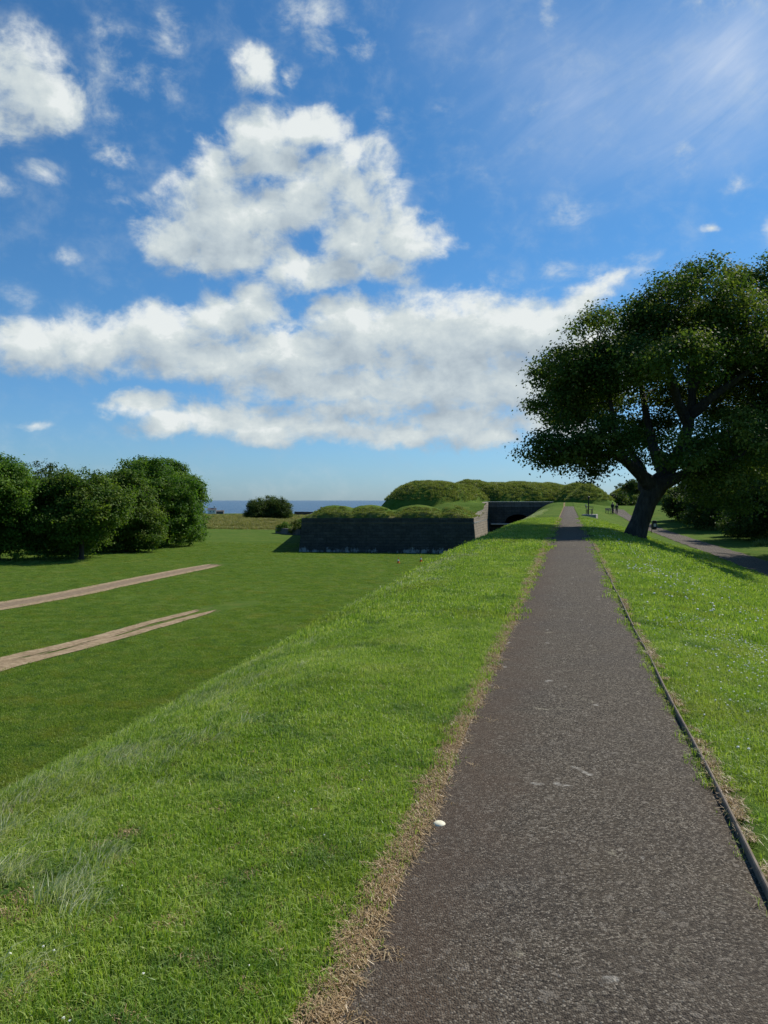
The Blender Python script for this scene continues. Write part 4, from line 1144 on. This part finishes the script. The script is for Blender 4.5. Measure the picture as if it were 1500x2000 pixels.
# clover heads
M_clover = plain('clover_white', (.80, .78, .68), .8, .15, 60)
def ball(name, r_, seed):
    bm = bmesh.new(); bmesh.ops.create_icosphere(bm, subdivisions=1, radius=r_)
    q = random.Random(seed)
    for v in bm.verts: v.co *= q.uniform(.75, 1.15); v.co.z = v.co.z*.8 + .046
    me = bpy.data.meshes.new(name); bm.to_mesh(me); bm.free(); me.materials.append(M_clover); return bpy.data.objects.new(name, me)
cl = [ball('clover_head', .0095, k) for k in range(4)]
def clov(x, y, s, t, r): return (t > .95) & (r.random(len(x)) < np.clip(.14 + 1.0*np.clip(wob(x, y, .55, 9)-.1, 0, 1) + .5*np.exp(-((t-2.6)/.9)**2), 0, 1)*(np.clip((t-.9)/1.0, 0, 1)))
Pc = np.concatenate([pts_st(22000, 2.2, 12, .9, 7, 80, (0, 12), clov), pts_st(150, 1.2, 9, -3, -.9, 82, (0, 9))])
Pc2 = pts_st(40000, 10, 60, .9, 26, 81, (12, 60), lambda x, y, s, t, r: clov(x, y, s, t, r) & ~((t > 9) & (t < 14.2)))
scatter('clover_flowers', 'small white clover heads scattered in the grass right of the path', 'flowers', cl, Pc, np.where(Pc[:, 0] < Pc[:, 1]*.24, .6, sc(Pc, .8, 1.25)), seed=9)
scatter('clover_flowers', 'white clover flowers dotting the slope towards the leaning sycamore', 'flowers', cl, Pc2, sc(Pc2, 1.2, 2.2), seed=10)
# rough grass on banks and mounds far away
rgh = [clump('rough_clump', 55, .6, .25, .75, .05, M_rough, .4, 90+k) for k in range(4)]
mgc = [clump('mound_clump', 55, .5, .18, .50, .04, M_moundg, .4, 95+k) for k in range(4)]
r_ = np.random.default_rng(99)
x = r_.uniform(-110, 0, 16000); y = r_.uniform(186, 300, 16000)
P_ = np.stack([x, y, T(x, y)], -1); k = vis(P_) & (st_of(x, y)[1] < -14) & ((y < 232) | (r_.random(16000) < .25)) & (wob(x, y, .13, 2) > -.55) & (y > 189+2*np.sin(x*.2))
P_ = P_[k]; scatter('rough_grass', 'tall yellowing rough grass at the far end of the lawn', 'grass', rgh, P_, sc(P_, .5, 1.1), seed=11)
x = r_.uniform(-16, 62, 42000); y = r_.uniform(112.1, 172, 42000)
z = E(x, y); ok = (x > xl(y)+.2) & ((y > YC) | (x < xr(y)-.2)) & (z > T(x, y)) 
sel = ok & ((z > 1.55) | ((y < YF+2.6) & (x < 12.5)) | ((x > 10.5) & (y < 124) & (r_.random(len(x)) < .5)))
P_ = np.stack([x, y, z], -1)[sel]; P_ = P_[vis(P_)]
scatter('rough_grass', 'long grass covering the mounds and parapet humps of the bastion', 'grass', mgc, P_, np.where(P_[:, 1] < YF+3, .5, sc(P_, .35, 1.0)), seed=12)
x = r_.uniform(20, 60, 9000); y = r_.uniform(56, 120, 9000); s, t = st_of(x, y)
k = (t > 14.5+3*np.sin(y*.1)) & (r_.random(9000) < ss(t, 15, 19)*.8)
P_ = np.stack([x, y, T(x, y)], -1)[k]; P_ = P_[vis(P_)]
scatter('rough_grass', 'unmown grass and nettles under the trees beyond the lower path', 'grass', mgc, P_, sc(P_, .5, 1.2), seed=13)

# ------------------------------------------------------------------ small things
M_iron = plain('black_paint', (.018, .018, .02), .45, .3, 20)
M_conc = plain('concrete', (.32, .30, .27), .9, .2, 5)
M_pale = plain('pale_notice', (.55, .55, .53), .6, .1, 5)
M_orange = plain('cone_orange', (.62, .13, .02), .55, .15, 9)
M_white = plain('reflective_white', (.75, .75, .72), .5, .08, 9)
M_render = plain('white_render', (.72, .70, .66), .85, .08, 2)
M_roofr = plain('red_tiles', (.38, .075, .035), .8, .3, 3)
M_slate = plain('slate', (.08, .08, .085), .7, .3, 3)
M_glass = plain('window_glass', (.04, .05, .06), .15, .1, 3)
M_cream = plain('cream_cap', (.74, .68, .48), .6, .08, 40)

def cone(px, py, label, tilt=0.0):
    p = hit(px, py); o = empty('traffic_cone', p, random.uniform(0, 3)); tag(o, label, 'traffic cone', 'two cones on the lawn before the bastion')
    MB().box((0, 0, .02), (.42, .42, .04), bev=.01).build('base', M_orange, o)
    MB().lathe((0, 0, .04), [(.16, 0), (.105, .24)], 16).build('body', M_orange, o)
    MB().lathe((0, 0, .28), [(.106, 0), (.066, .20)], 16).build('white_band', M_white, o)
    MB().lathe((0, 0, .48), [(.064, 0), (.03, .20), (.024, .22)], 16).build('tip', M_orange, o)
    o.rotation_euler[1] = tilt
cone(778, 1100, 'orange traffic cone with a white band left of the other cone on the lawn')
cone(822, 1097, 'orange traffic cone nearer the foot of the grass bank', .06)

def bench(name, p, rz, label, plinth=True):
    o = empty(name, p, rz); tag(o, label, 'bench')
    h = .16 if plinth else 0.0
    if plinth: MB().box((0, 0, -.12), (1.9, 1.25, .56), bev=.02).build('plinth', M_conc, o)
    sb = MB()
    for k in range(4): sb.box((0, -.20+k*.13, h+.44), (1.3, .10, .035), bev=.006)
    sb.build('seat', M_iron, o)
    sb = MB()
    for k in range(3): sb.box((0, .30+.03*k, h+.58+k*.13), (1.3, .03, .10), rx=-.2, bev=.006)
    sb.build('backrest', M_iron, o)
    for sx_ in (-.6, .6):
        for sy_ in (-.18, .26): MB().box((sx_, sy_, h+.21), (.06, .06, .44), bev=.008).build('leg', M_iron, o)
        MB().tube([(sx_, -.24, h+.44), (sx_, -.24, h+.66), (sx_, .34, h+.68)], .022).build('armrest', M_iron, o)
    return o
pb = hit(1152, 1009); pb = Vector((pb.x, pb.y, pb.z+.05)); print('BENCH', pb)
bench('bench', pb, R(70), 'black bench on a pale slab beside the right edge of the tarmac path')
MB_ = MB(); MB_.lathe((0, 0, -.2), [(.05, 0), (.05, 1.75), (.085, 1.76), (.085, 1.95), (.03, 2.0)], 10)
post = MB_.build('post', M_iron, None); q = hit(1154, 1009.5); post.location = (q.x, q.y+.8, float(T(q.x, q.y+.8)))
tag(post, 'slim dark post standing behind the bench on the pale slab', 'post')
b2 = hit(1191, 1004); bench('bench', b2, R(35), 'dark bench beside the two people standing on the grass', False)

# litter bin
p = hit(1272.5, 1041); o = empty('litter_bin', p, R(-8)); tag(o, 'black litter bin with a pale notice on a thin post beside the lower path', 'litter bin')
MB().lathe((0, 0, -.2), [(.028, 0), (.028, 1.15)], 8).build('post', M_iron, o)
mb = MB(); mb.box((.27, 0, .78), (.46, .36, .84), bev=.05); mb.build('body', M_iron, o)
mb = MB(); mb.box((.27, 0, 1.215), (.50, .40, .05), bev=.02); mb.box((.27, -.06, 1.28), (.40, .26, .09), bev=.04); mb.build('lid', M_iron, o)
MB().box((.30, -.187, .84), (.24, .012, .30)).build('notice', M_pale, o)

# white cottage by the sea, red-roofed house behind the left trees, garden wall
def house(name, c, w, d, h, rh, rz, wallm, roofm, label, wins, chim=True):
    o = empty(name, c, rz); tag(o, label, 'house')
    MB().box((0, 0, h/2-.3), (w, d, h+.6)).build('wall', wallm, o)
    e = .25
    rf = MB().poly([(-w/2-e, -d/2-e, h-.05), (-w/2-e, d/2+e, h-.05), (-w/2-e, 0, h+rh)], (w+2*e, 0, 0)).build('roof', roofm, o)
    if chim: MB().box((w*.3, 0, h+rh+.2), (.6, .5, 1.3)).build('chimney', wallm, rf)
    for (wx, wz, ww, wh) in wins:
        f = MB().box((wx, -d/2-.02, wz), (ww, .08, wh)).build('window', M_white, o)
        MB().box((wx, -d/2-.07, wz), (ww-.14, .03, wh-.14)).build('pane', M_glass, f)
    return o
q = dxy_at(414, 322); house('cottage', (q[0], q[1], float(T(*q))), 3.2, 3.0, 1.7, .8, .2, M_render, M_slate, 'tiny white cottage by the sea right of the left trees', [(-.6, 1.0, .5, .6), (.7, 1.0, .5, .6)])
q = dxy_at(430, 318); 
sh = MB().box((0, 0, .5), (3.0, 2.0, 1.3)).poly([(-1.6, -1.1, 1.14), (-1.6, 1.1, 1.14), (-1.6, 0, 1.6)], (3.2, 0, 0)).build('shed', M_rubble, None); sh.location = (q[0], q[1], float(T(*q))); tag(sh, 'low brown shed beside the tiny white cottage', 'shed')
q = dxy_at(-40, 132); house('house', (q[0], q[1], float(T(*q))), 17, 9, 6.0, 4.6, R(10), M_render, M_roofr, 'house with a red tiled roof glimpsed behind the leftmost tree', [(-5, 4.3, 1.2, 1.5), (0, 4.3, 1.2, 1.5), (5, 4.3, 1.2, 1.5), (-5, 1.6, 1.2, 1.5), (5, 1.6, 1.2, 1.5)])
low_wall('garden_wall', [(-78, 124), (-52, 128), (-44, 131)], 2.0, 'pale wall seen under the crowns of the left trees', stone_mat('pale_wall_stone', (.30, .27, .22), (.40, .36, .30), (.2, .18, .15), .5, .25), .4)

# pale mushroom cap on the tarmac
p = hit(858, 1619); o = empty('mushroom', (p.x, p.y, p.z+.012)); tag(o, 'pale cream domed mushroom cap lying on the tarmac near its left edge', 'mushroom')
MB().lathe((0, 0, 0), [(.006, .002), (.024, .000), (.030, .005), (.0315, .010), (.029, .016), (.022, .0215), (.012, .0245), (.006, .0238), (.001, .0235)], 28).build('cap', M_cream, o, smooth=True)
MB().lathe((0, 0, -.010), [(.007, 0), (.006, .012)], 10).build('stem', M_cream, o, smooth=True)

# broad-leaved weeds in the bank grass
M_weed = leaf_mat('weed_leaf', [(.05, .11, .02), (.09, .17, .03), (.18, .24, .06)])
def weed(px, py, n, L_, seed, label):
    r = random.Random(seed); p = hit(px, py); root = empty('weed', p, r.uniform(0, 6)); tag(root, label, 'weed')
    for k in range(n):
        th = 2*math.pi*k/n + r.uniform(-.3, .3); l_ = L_*r.uniform(.7, 1.2); V_, F_ = [], []
        el = r.uniform(.25, .8); m = 7
        for i in range(m):
            u = i/(m-1); w_ = .19*l_*math.sin(math.pi*min(1, .12+u*.88))**.8*(1+.25*math.sin(i*2.6))
            c = Vector((math.cos(th)*l_*u, math.sin(th)*l_*u, .02+l_*(el*u-.62*u*u)))
            sd = Vector((-math.sin(th), math.cos(th), 0))
            V_ += [tuple(c-sd*w_+Vector((0, 0, .12*w_))), tuple(c-Vector((0, 0, .1*w_))), tuple(c+sd*w_+Vector((0, 0, .12*w_)))]
        for i in range(m-1):
            b = i*3; F_ += [(b, b+1, b+4, b+3), (b+1, b+2, b+5, b+4)]
        np_mesh('leaf', V_, F_, M_weed, root, attrs={'lv': [r.random()]*len(V_)})
weed(28, 1745, 9, .085, 1, 'broad-leaved weed with upright pale leaves at the left edge of the bank')
weed(158, 1690, 6, .07, 2, 'small dark-leaved weed among long grass on the left bank')

# two people in the distance
M_coat = plain('dark_coat', (.02, .02, .024), .8, .3, 10); M_coat2 = plain('dark_green_jacket', (.022, .032, .03), .8, .3, 10)
M_trs = plain('dark_trousers', (.03, .03, .038), .85, .2, 10); M_skin = plain('skin', (.42, .26, .19), .6, .1, 10); M_hair = plain('hair', (.04, .028, .02), .6, .3, 20)
def add_skin(me):
    bm = bmesh.new(); bm.from_mesh(me); bm.verts.layers.skin.verify(); bm.to_mesh(me); bm.free()
def person(p, rz, H, coat, label, arm=.12, step_=.12):
    k = H/1.75; root = empty('person', p, rz); tag(root, label, 'person')
    J = {}
    P = [(0, 0, .98), (0, 0, 1.12), (0, .01, 1.30), (0, .01, 1.45), (0, -.005, 1.53), (0, -.02, 1.62), (0, -.01, 1.70)]
    Rr = [(.15, .11), (.135, .10), (.165, .11), (.13, .08), (.052, .055), (.078, .092), (.062, .075)]
    Ed = [(0, 1), (1, 2), (2, 3), (3, 4), (4, 5), (5, 6)]
    def add(pt, r_, par): P.append(pt); Rr.append(r_); Ed.append((par, len(P)-1)); return len(P)-1
    hands = []
    for s_ in (-1, 1):
        a_ = add((s_*.17, .01, 1.42), .058, 3); a_ = add((s_*.235, .03, 1.16), .043, a_); a_ = add((s_*.235, -arm, .93), .031, a_); h_ = add((s_*.232, -arm-.04, .87), (.034, .018), a_)
        for q_ in range(4): f_ = add((s_*.232+(q_-1.5)*.006, -arm-.02-.022*q_, .82), .0085, h_); add((s_*.222+(q_-1.5)*.005, -arm-.015-.022*q_, .785-.006*(q_ in (1, 2))), .0075, f_)
        t_ = add((s_*.215, -arm-.085, .855), .010, h_); add((s_*.21, -arm-.10, .825), .0085, t_)
    for s_ in (-1, 1):
        l_ = add((s_*.09, 0, .88), .088, 0); l_ = add((s_*.10, -.01+s_*step_*.5, .50), .058, l_); l_ = add((s_*.10, .03+s_*step_, .10), .040, l_); l_ = add((s_*.105, -.02+s_*step_, .045), (.045, .04), l_); add((s_*.115, -.15+s_*step_, .035), (.04, .028), l_)
    sc_ = lambda L_: [tuple(c*k for c in q) for q in L_]
    def mk(name, P_, E_, R_, mat):
        me = bpy.data.meshes.new(name); me.from_pydata(sc_(P_), E_, []); me.update(); add_skin(me)
        o = link(bpy.data.objects.new(name, me), root)
        sv = me.skin_vertices[0].data
        for i, r_ in enumerate(R_):
            r2 = r_ if isinstance(r_, tuple) else (r_, r_); sv[i].radius = (r2[0]*k, r2[1]*k)
        sv[0].use_root = True
        md = o.modifiers.new('skin', 'SKIN'); md.use_smooth_shade = True
        m2 = o.modifiers.new('sub', 'SUBSURF'); m2.levels = 2; m2.render_levels = 2
        me.materials.append(mat); return o
    b_ = mk('body', P, Ed, Rr, M_skin)
    n_ = MB().poly([(-.012, -.10, 1.60), (.012, -.10, 1.60), (0, -.085, 1.645)], (0, -.03, -.01)); n_.box((-.03, -.098, 1.645), (.022, .01, .01)); n_.box((.03, -.098, 1.645), (.022, .01, .01)); n_.box((0, -.1, 1.575), (.045, .008, .008))
    f_ = n_.build('face', M_skin, root); f_.scale = (k, k, k)
    # coat: torso with sleeves
    Pc_ = [(0, 0, .86), (0, 0, 1.05), (0, .01, 1.30), (0, .01, 1.46)]; Ec = [(0, 1), (1, 2), (2, 3)]; Rc = [(.185, .14), (.165, .125), (.185, .13), (.13, .09)]
    for s_ in (-1, 1):
        b0 = len(Pc_); Pc_ += [(s_*.18, .01, 1.42), (s_*.24, .03, 1.16), (s_*.237, -arm+.01, .95)]; Ec += [(3, b0), (b0, b0+1), (b0+1, b0+2)]; Rc += [.075, .06, .048]
    mk('coat', Pc_, Ec, Rc, coat)
    Pt_ = [(0, 0, .95)]; Et = []; Rt = [(.165, .12)]
    for s_ in (-1, 1):
        b0 = len(Pt_); Pt_ += [(s_*.09, 0, .84), (s_*.10, -.01+s_*step_*.5, .50), (s_*.10, .03+s_*step_, .10)]; Et += [(0, b0), (b0, b0+1), (b0+1, b0+2)]; Rt += [.098, .075, .062]
    mk('trousers', Pt_, Et, Rt, M_trs)
    hb = MB().lathe((0, .012, 1.60), [(.06, 0), (.092, .04), (.094, .09), (.075, .145), (.03, .168)], 14).build('hair', M_hair, root, smooth=True); hb.scale = (k, k*1.05, k)
    for s_ in (-1, 1): MB().box((s_*.112*k, (-.06+s_*step_)*k, .04*k), (.10*k, .29*k, .085*k), bev=.03).build('shoe', M_iron, root)
p1 = hit(1196.5, 1004); person(p1, R(15), 1.80, M_coat, 'taller person in a dark coat standing beside the far bench')
p2 = hit(1204.5, 1004); person(p2, R(-20), 1.62, M_coat2, 'shorter person in a dark jacket right of the taller one')
